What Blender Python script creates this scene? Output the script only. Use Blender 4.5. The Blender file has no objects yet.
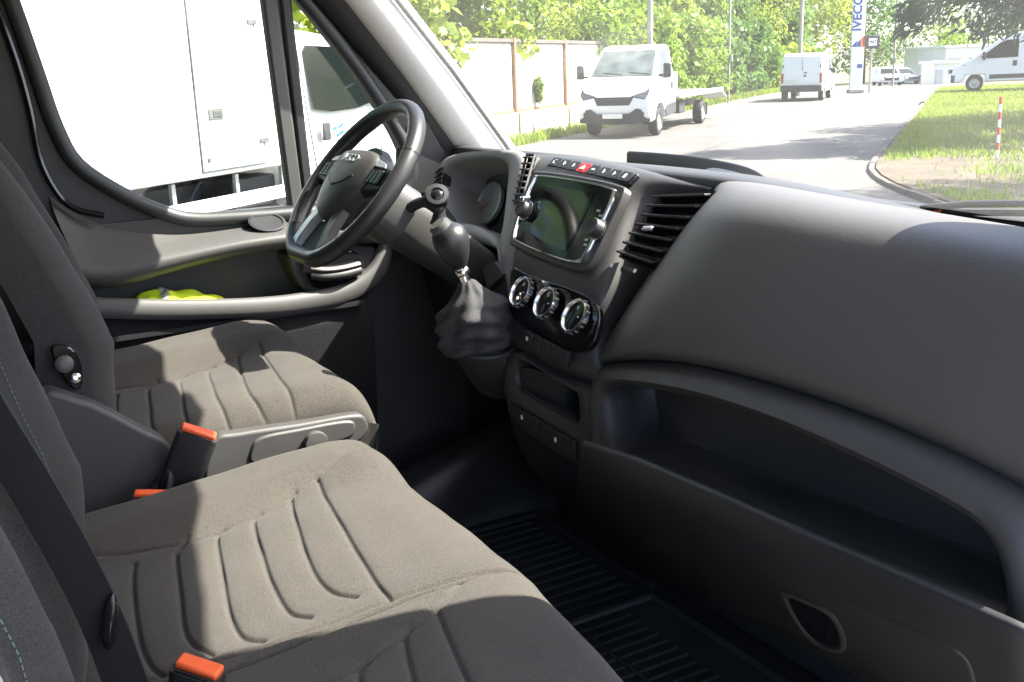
import bpy, bmesh, math, random
import numpy as np
from mathutils import Vector as V, Matrix
random.seed(7); RNG = np.random.default_rng(7)
S = bpy.context.scene
COL = S.collection
R = math.radians
# ------------------------------------------------------------------ camera
# van frame: +x passenger side, +y forward, z up from the ground, metres
CAM = V((1.55, 0.0, 1.82)); FPX = 1050.0
_h, _p, _r = R(30), R(14.6), R(2.0)
_fh = V((-math.cos(_h), math.sin(_h), 0)); _up = V((0, 0, 1))
FW = _fh * math.cos(_p) - _up * math.sin(_p)
_rt = FW.cross(_up).normalized(); _u = _rt.cross(FW)
RT = _rt * math.cos(_r) - _u * math.sin(_r)
UP = _u * math.cos(_r) + _rt * math.sin(_r)
cam = bpy.data.objects.new('camera', bpy.data.cameras.new('camera')); COL.objects.link(cam)
cam.data.sensor_width = 36; cam.data.lens = 36 * FPX / 1024
cam.data.clip_start = 0.02; cam.data.clip_end = 3000
cam.matrix_world = Matrix.Translation(CAM) @ Matrix((RT, UP, -FW)).transposed().to_4x4()
S.camera = cam
# ------------------------------------------------------------------ sky, sun, exposure
SUN_AZ, SUN_EL = 24.0, 50.0            # azimuth measured from +y towards +x
w = bpy.data.worlds.new('World'); S.world = w; w.use_nodes = True
nt = w.node_tree; bg = nt.nodes['Background']
sky = nt.nodes.new('ShaderNodeTexSky'); sky.sky_type = 'NISHITA'; sky.sun_disc = False
sky.sun_elevation = R(SUN_EL); sky.sun_rotation = R(SUN_AZ); sky.air_density = .55; sky.dust_density = 2.2; sky.ozone_density = .3
nt.links.new(sky.outputs[0], bg.inputs[0]); bg.inputs[1].default_value = 0.15
sd = bpy.data.lights.new('sun', 'SUN'); sd.energy = 4.6; sd.angle = R(0.55); sd.color = (1, .95, .87)
so = bpy.data.objects.new('sun', sd); COL.objects.link(so)
SUND = V((math.sin(R(SUN_AZ)) * math.cos(R(SUN_EL)), math.cos(R(SUN_AZ)) * math.cos(R(SUN_EL)), math.sin(R(SUN_EL))))
so.rotation_euler = SUND.to_track_quat('Z', 'Y').to_euler(); so.location = SUND * 50
vs = S.view_settings; vs.view_transform = 'Standard'; vs.look = 'None'; vs.gamma = 1; vs.use_curve_mapping = False
vs.exposure = 2.4
S.cycles.use_denoising = True; S.cycles.max_bounces = 9; S.cycles.diffuse_bounces = 5; S.cycles.transparent_max_bounces = 16
S.cycles.sample_clamp_indirect = 6; S.cycles.caustics_refractive = False; S.cycles.caustics_reflective = False
# ------------------------------------------------------------------ pixel -> place helpers
def ray(u, v): return FW + RT * ((u - 512) / FPX) - UP * ((v - 341) / FPX)
def P(u, v, x=None, y=None, z=None, d=None):
    q = ray(u, v)
    if d is not None: return CAM + q * d
    if x is not None: return CAM + q * ((x - CAM.x) / q.x)
    if y is not None: return CAM + q * ((y - CAM.y) / q.y)
    return CAM + q * ((z - CAM.z) / q.z)
def PP(u, v, n, c):
    q = ray(u, v); n = V(n); return CAM + q * ((c - n.dot(CAM)) / n.dot(q))
# ------------------------------------------------------------------ object helpers
ORG = {}
def tag(o, label, cat, group=None, kind=None):
    if label: o['label'] = label
    if cat: o['category'] = cat
    if group: o['group'] = group
    if kind: o['kind'] = kind
    return o
def thing(name, label, cat, loc=(0, 0, 0), rz=0, group=None, local=False):
    o = bpy.data.objects.new(name, None); COL.objects.link(o); o.empty_display_size = .1
    o.location = loc; o.rotation_euler = (0, 0, rz)
    ORG[o] = V((0, 0, 0)) if local else V(loc)
    return tag(o, label, cat, group)
def rootof(o):
    while o.parent: o = o.parent
    return o
def link(name, me, m, parent=None):
    o = bpy.data.objects.new(name, me); COL.objects.link(o)
    if m is not None: me.materials.append(m)
    if parent: o.parent = parent
    return o
def mk(name, verts, faces, m, parent=None, smooth=True, bevel=0, seg=2, sub=0, solid=0, ang=40, off=-1, fixn=True):
    org = ORG.get(rootof(parent), V((0, 0, 0))) if parent else V((0, 0, 0))
    me = bpy.data.meshes.new(name)
    me.from_pydata([tuple(V(p) - org) for p in verts], [], faces); me.validate()
    if fixn:
        bm = bmesh.new(); bm.from_mesh(me); bmesh.ops.recalc_face_normals(bm, faces=bm.faces); bm.to_mesh(me); bm.free()
    if smooth:
        me.polygons.foreach_set('use_smooth', [True] * len(me.polygons))
        if not sub: me.set_sharp_from_angle(angle=R(ang))
    o = link(name, me, m, parent)
    if solid:
        md = o.modifiers.new('solid', 'SOLIDIFY'); md.thickness = solid; md.offset = off
    if bevel:
        md = o.modifiers.new('bevel', 'BEVEL'); md.width = bevel; md.segments = seg; md.limit_method = 'ANGLE'; md.angle_limit = R(35)
        md.harden_normals = False
    if sub:
        md = o.modifiers.new('sub', 'SUBSURF'); md.levels = sub; md.render_levels = sub
    return o
def cat(pts, n=6, closed=False):
    """catmull-rom through points"""
    pts = [V(p) for p in pts]; out = []; N = len(pts)
    rng = range(N) if closed else range(N - 1)
    for i in rng:
        if closed: a, b, c, d = pts[i - 1], pts[i], pts[(i + 1) % N], pts[(i + 2) % N]
        else: a, b, c, d = pts[max(i - 1, 0)], pts[i], pts[i + 1], pts[min(i + 2, N - 1)]
        for k in range(n):
            t = k / n
            out.append(.5 * ((2 * b) + (c - a) * t + (2 * a - 5 * b + 4 * c - d) * t * t + (3 * b - a - 3 * c + d) * t ** 3))
    if not closed: out.append(pts[-1])
    return out
def gridmesh(rows, cu=False, cv=False):
    nr, nc = len(rows), len(rows[0]); vs = [p for r in rows for p in r]; fs = []
    for i in range(nr if cv else nr - 1):
        for j in range(nc if cu else nc - 1):
            i2, j2 = (i + 1) % nr, (j + 1) % nc
            fs.append((i * nc + j, i * nc + j2, i2 * nc + j2, i2 * nc + j))
    return vs, fs
def grid(name, rows, m, parent=None, cu=False, cv=False, caps=False, **k):
    vs, fs = gridmesh(rows, cu, cv)
    if caps:
        nc = len(rows[0]); fs.append(tuple(range(nc))); fs.append(tuple(range(len(vs) - nc, len(vs))))
    return mk(name, vs, fs, m, parent, **k)
def prism(name, loop, d, m, parent=None, **k):
    loop = [V(p) for p in loop]; n = len(loop); d = V(d)
    vs = loop + [p + d for p in loop]
    fs = [tuple(range(n)), tuple(range(2 * n - 1, n - 1, -1))] + [(i, (i + 1) % n, n + (i + 1) % n, n + i) for i in range(n)]
    return mk(name, vs, fs, m, parent, **k)
def frames(path, up, closed=False):
    out = []; N = len(path)
    for i in range(N):
        if closed: t = path[(i + 1) % N] - path[i - 1]
        else: t = path[min(i + 1, N - 1)] - path[max(i - 1, 0)]
        t.normalize(); s = t.cross(up)
        if s.length < 1e-4: s = t.orthogonal()
        s.normalize(); out.append((t, s, s.cross(t)))
    return out
def sweep(name, path, prof, m, parent=None, up=(0, 0, 1), closed=False, scales=None, **k):
    path = [V(p) for p in path]; rows = []
    for i, (t, s, n) in enumerate(frames(path, V(up), closed)):
        sc = scales[i] if scales else 1
        rows.append([path[i] + s * (a * sc) + n * (b * sc) for a, b in prof])
    return grid(name, rows, m, parent, cu=True, cv=closed, caps=not closed, **k)
def circ(r, n=12, sq=1.0, p=2.0):
    o = []
    for i in range(n):
        a = 2 * math.pi * i / n; c, s = math.cos(a), math.sin(a)
        o.append((math.copysign(abs(c) ** (2 / p), c) * r, math.copysign(abs(s) ** (2 / p), s) * r * sq))
    return o
def tube(name, path, r, m, parent=None, n=12, sq=1.0, **k):
    return sweep(name, path, circ(r, n, sq), m, parent, **k)
def basis(ax, ref=(0, 0, 1)):
    ax = V(ax).normalized(); e1 = V(ref).cross(ax)
    if e1.length < 1e-4: e1 = ax.orthogonal()
    e1.normalize(); return e1, ax.cross(e1), ax
def lathe(name, c, ax, prof, m, parent=None, n=32, rad=None, ref=(0, 0, 1), caps=True, **k):
    """prof: (radius, height along ax)"""
    e1, e2, ax = basis(ax, ref); c = V(c); rows = []
    for r, h in prof:
        rows.append([c + ax * h + (e1 * math.cos(2 * math.pi * j / n) + e2 * math.sin(2 * math.pi * j / n)) * (r * (rad(j / n, h) if rad else 1)) for j in range(n)])
    return grid(name, rows, m, parent, cu=True, caps=caps, **k)
def box(name, c, size, m, parent=None, ax=None, bevel=.003, **k):
    """ax: (e1,e2,e3) basis"""
    c = V(c); e = ax or (V((1, 0, 0)), V((0, 1, 0)), V((0, 0, 1)))
    vs = []
    for sx in (-.5, .5):
        for sy in (-.5, .5):
            for sz in (-.5, .5): vs.append(c + e[0] * (sx * size[0]) + e[1] * (sy * size[1]) + e[2] * (sz * size[2]))
    fs = [(0, 1, 3, 2), (4, 6, 7, 5), (0, 4, 5, 1), (2, 3, 7, 6), (0, 2, 6, 4), (1, 5, 7, 3)]
    return mk(name, vs, fs, m, parent, bevel=bevel, **k)
def joinm(parts):
    """list of (verts,faces) -> one"""
    vs, fs = [], []
    for v, f in parts:
        o = len(vs); vs += v; fs += [tuple(i + o for i in q) for q in f]
    return vs, fs
def text(name, body, c, e1, e2, h, m, parent=None, ext=.001, center=True, bold=0):
    cu = bpy.data.curves.new(name, 'FONT'); cu.body = body; cu.size = 1; cu.extrude = 0; cu.offset = bold
    cu.align_x = 'CENTER' if center else 'LEFT'; cu.align_y = 'CENTER'
    tmp = bpy.data.objects.new('tmp', cu); COL.objects.link(tmp)
    me = bpy.data.meshes.new_from_object(tmp.evaluated_get(bpy.context.evaluated_depsgraph_get()))
    COL.objects.unlink(tmp); bpy.data.objects.remove(tmp)
    e1, e2 = V(e1).normalized(), V(e2).normalized(); c = V(c)
    vs = [c + e1 * (q.co.x * h) + e2 * (q.co.y * h) for q in me.vertices]
    fs = [tuple(p.vertices) for p in me.polygons]
    bpy.data.meshes.remove(me)
    return mk(name, vs, fs, m, parent, smooth=False, solid=ext, off=0, fixn=False)
def copy_tree(o, parent=None):
    c = o.copy(); COL.objects.link(c); c.parent = parent
    if o in ORG: ORG[c] = ORG[o]
    for ch in list(o.children): copy_tree(ch, c)
    return c
# ------------------------------------------------------------------ materials
def mat(name, col, rough=.5, metal=0., bump=0., bscale=600., bdist=.001, var=0., vscale=6., var2=None, spec=.5, sub=0, emit=0, coat=0, sheen=0, detail=3):
    m = bpy.data.materials.new(name); m.use_nodes = True; n = m.node_tree; b = n.nodes['Principled BSDF']
    b.inputs['Base Color'].default_value = (*col, 1); b.inputs['Roughness'].default_value = rough; b.inputs['Metallic'].default_value = metal
    b.inputs['Specular IOR Level'].default_value = spec
    if coat: b.inputs['Coat Weight'].default_value = coat
    if sheen: b.inputs['Sheen Weight'].default_value = sheen
    if emit: b.inputs['Emission Color'].default_value = (*col, 1); b.inputs['Emission Strength'].default_value = emit
    tc = n.nodes.new('ShaderNodeTexCoord')
    if var or var2:
        t = n.nodes.new('ShaderNodeTexNoise'); t.inputs['Scale'].default_value = vscale; t.inputs['Detail'].default_value = detail
        n.links.new(tc.outputs['Object'], t.inputs['Vector'])
        r = n.nodes.new('ShaderNodeValToRGB'); r.color_ramp.elements[0].position = .3; r.color_ramp.elements[1].position = .7
        c2 = var2 or tuple(min(1, c * (1 + var)) for c in col); c1 = col if var2 else tuple(c * (1 - var) for c in col)
        r.color_ramp.elements[0].color = (*c1, 1); r.color_ramp.elements[1].color = (*c2, 1)
        n.links.new(t.outputs['Fac'], r.inputs['Fac']); n.links.new(r.outputs['Color'], b.inputs['Base Color'])
        rr = n.nodes.new('ShaderNodeMapRange'); rr.inputs['To Min'].default_value = max(0, rough - .07); rr.inputs['To Max'].default_value = min(1, rough + .07)
        n.links.new(t.outputs['Fac'], rr.inputs['Value']); n.links.new(rr.outputs[0], b.inputs['Roughness'])
    if bump:
        t2 = n.nodes.new('ShaderNodeTexNoise'); t2.inputs['Scale'].default_value = bscale; t2.inputs['Detail'].default_value = 2
        n.links.new(tc.outputs['Object'], t2.inputs['Vector'])
        bp = n.nodes.new('ShaderNodeBump'); bp.inputs['Strength'].default_value = bump; bp.inputs['Distance'].default_value = bdist
        n.links.new(t2.outputs['Fac'], bp.inputs['Height']); n.links.new(bp.outputs[0], b.inputs['Normal'])
    return m
def fabric(name, c1, c2, scale=420):
    m = bpy.data.materials.new(name); m.use_nodes = True; n = m.node_tree; b = n.nodes['Principled BSDF']
    b.inputs['Roughness'].default_value = .92; b.inputs['Specular IOR Level'].default_value = .15; b.inputs['Sheen Weight'].default_value = .1; b.inputs['Sheen Roughness'].default_value = .5
    tc = n.nodes.new('ShaderNodeTexCoord')
    v = n.nodes.new('ShaderNodeTexVoronoi'); v.inputs['Scale'].default_value = scale
    n.links.new(tc.outputs['Object'], v.inputs['Vector'])
    t = n.nodes.new('ShaderNodeTexNoise'); t.inputs['Scale'].default_value = 4; t.inputs['Detail'].default_value = 4; t.inputs['Roughness'].default_value = .65
    n.links.new(tc.outputs['Object'], t.inputs['Vector'])
    sx = n.nodes.new('ShaderNodeSeparateColor'); n.links.new(v.outputs['Color'], sx.inputs[0])
    ad = n.nodes.new('ShaderNodeMath'); ad.operation = 'MULTIPLY_ADD'; ad.inputs[1].default_value = .75; n.links.new(sx.outputs[0], ad.inputs[0]); n.links.new(t.outputs['Fac'], ad.inputs[2])
    r = n.nodes.new('ShaderNodeValToRGB'); r.color_ramp.elements[0].position = .4; r.color_ramp.elements[1].position = 1.0
    r.color_ramp.elements[0].color = (*c1, 1); r.color_ramp.elements[1].color = (*c2, 1)
    n.links.new(ad.outputs[0], r.inputs['Fac']); n.links.new(r.outputs['Color'], b.inputs['Base Color'])
    bp = n.nodes.new('ShaderNodeBump'); bp.inputs['Strength'].default_value = .4; bp.inputs['Distance'].default_value = .0008
    n.links.new(v.outputs['Distance'], bp.inputs['Height']); n.links.new(bp.outputs[0], b.inputs['Normal'])
    return m
def glass(name, tint=(1, 1, 1), dust=.0, gloss=1.0, dscale=3.):
    m = bpy.data.materials.new(name); m.use_nodes = True; n = m.node_tree; n.nodes.remove(n.nodes['Principled BSDF'])
    out = n.nodes['Material Output']
    tr = n.nodes.new('ShaderNodeBsdfTransparent'); tr.inputs[0].default_value = (*tint, 1)
    gl = n.nodes.new('ShaderNodeBsdfGlossy'); gl.inputs['Roughness'].default_value = .01
    geo = n.nodes.new('ShaderNodeNewGeometry'); dt = n.nodes.new('ShaderNodeVectorMath'); dt.operation = 'DOT_PRODUCT'
    n.links.new(geo.outputs['Normal'], dt.inputs[0]); n.links.new(geo.outputs['Incoming'], dt.inputs[1])
    def mth(op, a, b=None):
        q = n.nodes.new('ShaderNodeMath'); q.operation = op
        for i_, x_ in enumerate((a, b)):
            if x_ is None: continue
            if isinstance(x_, (int, float)): q.inputs[i_].default_value = x_
            else: n.links.new(x_, q.inputs[i_])
        return q.outputs[0]
    c_ = mth('SUBTRACT', 1.0, mth('ABSOLUTE', dt.outputs['Value']))
    ml = n.nodes.new('ShaderNodeMath'); ml.operation = 'MULTIPLY'; ml.inputs[1].default_value = gloss; ml.use_clamp = True
    n.links.new(mth('ADD', .04, mth('MULTIPLY', .96, mth('POWER', c_, 5.0))), ml.inputs[0])
    mx = n.nodes.new('ShaderNodeMixShader'); n.links.new(ml.outputs[0], mx.inputs[0]); n.links.new(tr.outputs[0], mx.inputs[1]); n.links.new(gl.outputs[0], mx.inputs[2])
    last = mx
    if dust:
        df = n.nodes.new('ShaderNodeBsdfTranslucent'); df.inputs[0].default_value = (.9, .9, .88, 1)
        tc = n.nodes.new('ShaderNodeTexCoord'); t = n.nodes.new('ShaderNodeTexNoise'); t.inputs['Scale'].default_value = dscale; t.inputs['Detail'].default_value = 8
        n.links.new(tc.outputs['Object'], t.inputs['Vector'])
        mr = n.nodes.new('ShaderNodeMapRange'); mr.inputs['From Min'].default_value = .3; mr.inputs['From Max'].default_value = .75; mr.inputs['To Min'].default_value = dust * .5; mr.inputs['To Max'].default_value = dust * 1.5
        n.links.new(t.outputs['Fac'], mr.inputs['Value'])
        m2 = n.nodes.new('ShaderNodeMixShader'); n.links.new(mr.outputs[0], m2.inputs[0]); n.links.new(mx.outputs[0], m2.inputs[1]); n.links.new(df.outputs[0], m2.inputs[2]); last = m2
    n.links.new(last.outputs[0], out.inputs[0])
    return m
def leafmat(name, c1, c2, trans=.4, rough=.5):
    m = bpy.data.materials.new(name); m.use_nodes = True; n = m.node_tree; b = n.nodes['Principled BSDF']; out = n.nodes['Material Output']
    b.inputs['Roughness'].default_value = rough; b.inputs['Specular IOR Level'].default_value = .3
    tc = n.nodes.new('ShaderNodeTexCoord'); t = n.nodes.new('ShaderNodeTexNoise'); t.inputs['Scale'].default_value = 1.3; t.inputs['Detail'].default_value = 6
    n.links.new(tc.outputs['Object'], t.inputs['Vector'])
    r = n.nodes.new('ShaderNodeValToRGB'); r.color_ramp.elements[0].position = .3; r.color_ramp.elements[1].position = .7
    r.color_ramp.elements[0].color = (*c1, 1); r.color_ramp.elements[1].color = (*c2, 1)
    n.links.new(t.outputs['Fac'], r.inputs['Fac']); n.links.new(r.outputs[0], b.inputs['Base Color'])
    tl = n.nodes.new('ShaderNodeBsdfTranslucent'); n.links.new(r.outputs[0], tl.inputs[0])
    mx = n.nodes.new('ShaderNodeMixShader'); mx.inputs[0].default_value = trans
    n.links.new(b.outputs[0], mx.inputs[1]); n.links.new(tl.outputs[0], mx.inputs[2]); n.links.new(mx.outputs[0], out.inputs[0])
    return m
M = dict(
    dark=mat('plastic_black', (.020, .020, .021), .52, bump=.25, bscale=900, bdist=.0006, var=.15, vscale=5),
    dash=mat('plastic_dash', (.044, .0425, .041), .5, bump=.3, bscale=800, bdist=.0007, var=.10, vscale=4),
    pad=mat('plastic_pad', (.082, .078, .074), .52, bump=.4, bscale=430, bdist=.0008, var=.06, vscale=3),
    trim=mat('plastic_grey', (.072, .070, .066), .5, bump=.2, bscale=800, bdist=.0006, var=.08, vscale=5),
    grey=mat('plastic_mid_grey', (.13, .125, .115), .48, bump=.2, bscale=900, bdist=.0005, var=.1, vscale=6),
    grey2=mat('plastic_grey_lit', (.27, .262, .25), .5, bump=.15, bscale=900, bdist=.0005, var=.06, vscale=6),  # light grey bezel plastic, raised further to carry bounced light
    col=mat('column_plastic', (.055, .053, .050), .5, bump=.2, bscale=900, bdist=.0005, var=.1, vscale=8),
    gloss=mat('black_gloss', (.008, .008, .009), .12),
    screen=mat('screen_glass', (.004, .004, .005), .05, spec=.8),
    chrome=mat('satin_chrome', (.78, .78, .77), .18, 1.0),
    silver=mat('silver_plastic', (.55, .55, .55), .35, .7),
    leather=mat('leather_black', (.024, .024, .025), .38, bump=.35, bscale=420, bdist=.0008, var=.12, vscale=8),
    boot=mat('leather_grey', (.030, .030, .032), .8, bump=.5, bscale=260, bdist=.0015, var=.15, vscale=12),
    rubber=mat('rubber', (.028, .031, .031), .5, bump=.3, bscale=300, bdist=.001, var=.25, vscale=7),
    vinyl=mat('floor_vinyl', (.022, .023, .024), .32, bump=.2, bscale=200, bdist=.001, var=.2, vscale=9),
    carpet=mat('carpet', (.012, .012, .013), .95, bump=.8, bscale=500, bdist=.002, var=.3, vscale=30),
    belt=mat('belt_webbing', (.016, .016, .017), .6, bump=.5, bscale=700, bdist=.0008),
    orange=mat('orange_button', (.85, .13, .035), .42, var=.06, vscale=40),
    red=mat('red_button', (.55, .02, .015), .4),
    white=mat('white_print', (.75, .75, .75), .5),
    blueprint=mat('blue_print', (.03, .13, .45), .45),
    lt=mat('headliner', (.74, .73, .70), .8, bump=.3, bscale=400, var=.04),
    partition=mat('partition_grey', (.32, .37, .38), .6, var=.05),
    paint=mat('white_paint', (.80, .80, .79), .3, coat=.4, var=.015, vscale=2),
    vest=mat('hi_vis_yellow', (.62, .80, .02), .75, bump=.5, bscale=200, bdist=.002, var=.1, vscale=20),
    reflect=mat('reflective_tape', (.6, .62, .62), .3, .4, bump=.4, bscale=300),
    teal=mat('teal_thread', (.13, .22, .22), .85),
    seatF=fabric('seat_fabric', (.036, .0325, .028), (.066, .059, .050), 800),
    seatB=fabric('seat_fabric_side', (.032, .031, .031), (.058, .056, .054), 700),
    seatR=fabric('seat_fabric_ribbed', (.095, .095, .098), (.20, .20, .20), 300),
    glass=glass('side_glass', (.93, .96, .94)),
    wind=glass('windshield_glass', (.96, .98, .96), dust=.022),
    dial=mat('dial_face', (.006, .006, .007), .08, spec=.3),
)
# ================================================================== GROUND, ROAD
RD = V((-.6, .8, 0)); NL = V((-.8, -.6, 0))           # along the road, to the road's left
def gz(a): 
    t = min(1, max(0, (a - 50) / 70)); return -1.0 * t * t * (3 - 2 * t)
def E(a, b, z=0): 
    p = RD * a + NL * b; return V((p.x, p.y, gz(a) + z))
def PB(u, v, b): return PP(u, v, NL, b)
def AB(p): return RD.dot(p), NL.dot(p)
def sheet(name, As, Bs, z, m, kind='structure'):
    rows = [[E(a, b, z) for b in Bs] for a in As]
    o = grid(name, rows, m); o['kind'] = kind; return o
def road_mat():
    m = bpy.data.materials.new('asphalt'); m.use_nodes = True; n = m.node_tree; b = n.nodes['Principled BSDF']; b.inputs['Roughness'].default_value = .85
    tc = n.nodes.new('ShaderNodeTexCoord'); t = n.nodes.new('ShaderNodeTexNoise'); t.inputs['Scale'].default_value = .35; t.inputs['Detail'].default_value = 9; t.inputs['Roughness'].default_value = .7
    n.links.new(tc.outputs['Object'], t.inputs['Vector'])
    r = n.nodes.new('ShaderNodeValToRGB'); r.color_ramp.elements[0].position = .3; r.color_ramp.elements[1].position = .7
    r.color_ramp.elements[0].color = (.068, .065, .061, 1); r.color_ramp.elements[1].color = (.118, .112, .104, 1)
    n.links.new(t.outputs['Fac'], r.inputs['Fac'])
    v = n.nodes.new('ShaderNodeTexVoronoi'); v.feature = 'DISTANCE_TO_EDGE'; v.inputs['Scale'].default_value = .22
    nd = n.nodes.new('ShaderNodeTexNoise'); nd.inputs['Scale'].default_value = 1.2; nd.inputs['Detail'].default_value = 5
    mxv = n.nodes.new('ShaderNodeMix'); mxv.data_type = 'VECTOR'; mxv.inputs['Factor'].default_value = .25
    n.links.new(tc.outputs['Object'], nd.inputs['Vector']); n.links.new(tc.outputs['Object'], mxv.inputs['A']); n.links.new(nd.outputs['Color'], mxv.inputs['B']); n.links.new(mxv.outputs['Result'], v.inputs['Vector'])
    cr = n.nodes.new('ShaderNodeMapRange'); cr.inputs['From Max'].default_value = .012; cr.inputs['To Min'].default_value = .55
    n.links.new(v.outputs['Distance'], cr.inputs['Value'])
    mc = n.nodes.new('ShaderNodeMix'); mc.data_type = 'RGBA'; mc.blend_type = 'MULTIPLY'; mc.inputs['Factor'].default_value = 1
    n.links.new(r.outputs[0], mc.inputs['A']); n.links.new(cr.outputs[0], mc.inputs['B']); n.links.new(mc.outputs['Result'], b.inputs['Base Color'])
    bp = n.nodes.new('ShaderNodeBump'); bp.inputs['Strength'].default_value = .4; bp.inputs['Distance'].default_value = .01
    t3 = n.nodes.new('ShaderNodeTexNoise'); t3.inputs['Scale'].default_value = 60; n.links.new(tc.outputs['Object'], t3.inputs['Vector']); n.links.new(t3.outputs['Fac'], bp.inputs['Height']); n.links.new(bp.outputs[0], b.inputs['Normal'])
    return m
M['road'] = road_mat()
M['earth'] = mat('earth_grass', (.045, .075, .018), .95, var2=(.16, .13, .085), vscale=.25, detail=8, bump=.6, bscale=8, bdist=.05)
M['verge'] = mat('verge_soil', (.055, .042, .028), .95, var2=(.11, .085, .058), vscale=1.6, detail=8, bump=.7, bscale=14, bdist=.04)
M['kerb'] = mat('kerb_concrete', (.11, .10, .085), .9, var=.15, vscale=3, bump=.4, bscale=60, bdist=.005)
M['yard'] = mat('yard_bounce_tone', (.30, .275, .235), .9, var=.15, vscale=.8, bump=.4, bscale=50, bdist=.006)  # unseen yard paled to bounce warm light into the cab
As = [-300, -120, -60, -30] + list(range(-20, 130, 6)) + [160, 250, 500, 900]
sheet('ground', As, [-600, -200, -80, -40, -20, -10, -3, 3, 10, 20, 40, 100, 250, 600], -.02, M['earth'])
sheet('road', [-40, -20] + list(range(-10, 135, 5)) + [150, 200], [-.15, 3, 6, 8.5], -.008, M['road'])
sheet('parking_yard', [-30, -20, -10, 0, 5, 9.5], [-22, -15, -10, -5, -.16], -.012, M['yard'])
sheet('road_mouth', [9.51, 12, 14, 17.5], [-22, -15, -10, -5, -.16], -.010, M['road'])
# grass verge on the right, bounded by the kerb
kp = [(958, 78), (945, 86), (935, 95), (915, 114), (900, 130), (884, 150), (873, 164), (871, 172), (880, 181), (898, 190), (925, 200), (960, 212), (1010, 226), (1080, 244)]
def kpt(u, v):
    p = P(u, v, z=0); a, b = AB(p)
    if a > 45: p = E(a, b + .2)
    return V((p.x, p.y, 0))
kpath = cat([kpt(*q) for q in kp], 6)
# resample to stones of ~1 m
def resample(path, step):
    out = [path[0]]; acc = 0
    for i in range(1, len(path)):
        d = path[i] - out[-1]
        while d.length >= step:
            out.append(out[-1] + d.normalized() * step); d = path[i] - out[-1]
    return out
kst = resample(kpath, 1.0)
kerb = thing('kerb', 'low concrete kerb curving around the grass verge beside the road', 'kerb', kst[len(kst)//2])
for i in range(len(kst) - 1):
    a_, b_ = kst[i], kst[i + 1]
    if (a_ - CAM).length > 42: continue
    dd = (b_ - a_).normalized(); sd_ = V((dd.y, -dd.x, 0)); z0 = gz(AB(a_)[0])
    j = random.uniform(-.012, .012)
    box('kerb_stone', (a_ + b_) / 2 + V((0, 0, z0 - .015 + j)), (((b_ - a_).length) - .016, .09, .15), M['kerb'], kerb, (dd, sd_, V((0, 0, 1))), bevel=.015)
far = [p for p in kst if (p - CAM).length > 41]
if len(far) > 2:
    o = sweep('kerb_far_run', [p + V((0, 0, gz(AB(p)[0]) + .03)) for p in far], [(-.065, -.08), (.065, -.08), (.065, .08), (-.065, .08)], M['kerb'], kerb)
# verge sheet : from kerb outwards to the right
def vside(p, k):
    q = p + (-NL) * (k * 9) + RD * (-.1 * k) if AB(p)[0] > 17 else p + (V((.80, .62, 0)) * (k * 9))
    return q
VERGE = []
rows = []
for p in kst:
    row = []
    for k in (0, .04, .1, .2, .35, .55, .8, 1.1, 1.8, 3.):
        q = vside(p + (-NL) * .07, k); a, b = AB(q)
        row.append(V((q.x, q.y, gz(a) + .06 + .25 * min(1, k) * min(1, max(0, (a - 14) / 25)) + .03 * math.sin(q.x * 1.7) * math.sin(q.y * 1.3) * min(1, k * 8))))
    rows.append(row)
o = grid('grass_verge', rows, M['verge']); o['kind'] = 'structure'; VERGE = rows
# grass blades : nobody could count them
def blades(name, label, pts, hmin, hmax, wid, m):
    vs, fs = [], []
    for p in pts:
        h = random.uniform(hmin, hmax); t = random.uniform(0, 6.28); c, s = math.cos(t) * wid, math.sin(t) * wid
        l = V((random.gauss(0, .35), random.gauss(0, .35), 0)) * h; i = len(vs)
        vs += [p + V((-c, -s, 0)), p + V((c, s, 0)), p + V((c * .6, s * .6, h * .6)) + l * .4, p + V((-c * .6, -s * .6, h * .6)) + l * .4, p + V((0, 0, h)) + l]
        fs += [(i, i + 1, i + 2, i + 3), (i + 3, i + 2, i + 4)]
    o = mk(name, vs, fs, m, None, smooth=False, fixn=False); tag(o, label, 'grass', kind='stuff'); return o
M['grassL'] = leafmat('grass_blade', (.14, .23, .02), (.30, .36, .06), .5)
def vpoint(i, f):
    k = min(len(VERGE) - 2, int(i)); t = i - k; j = min(8, int(f)); g = f - j
    a_ = VERGE[k][j].lerp(VERGE[k][j + 1], g); b_ = VERGE[k + 1][j].lerp(VERGE[k + 1][j + 1], g); return a_.lerp(b_, t)
gp = []
from mathutils import noise as mn
for _ in range(150000):
    i = random.uniform(0, len(VERGE) - 2); f = random.uniform(.3, 9)
    p = vpoint(i, f); n_ = mn.noise(V((p.x * .35, p.y * .35, 3))); 
    a = AB(p)[0]
    if a < 21 and n_ < .20 - (a - 11) * .06 + random.gauss(0, .16): continue
    if (p - CAM).length > 60: continue
    gp.append(p)
blades('grass_blades', 'sunlit uneven grass growing on the roadside verge', gp[:95000], .03, .13, .011, M['grassL'])
# left road edge grass strip
gl = [E(random.uniform(14, 70), 8.45 + abs(random.gauss(0, .5)), 0) for _ in range(9000)]
blades('roadside_grass', 'grass strip along the foot of the white wall', gl, .08, .32, .02, M['grassL'])
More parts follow.
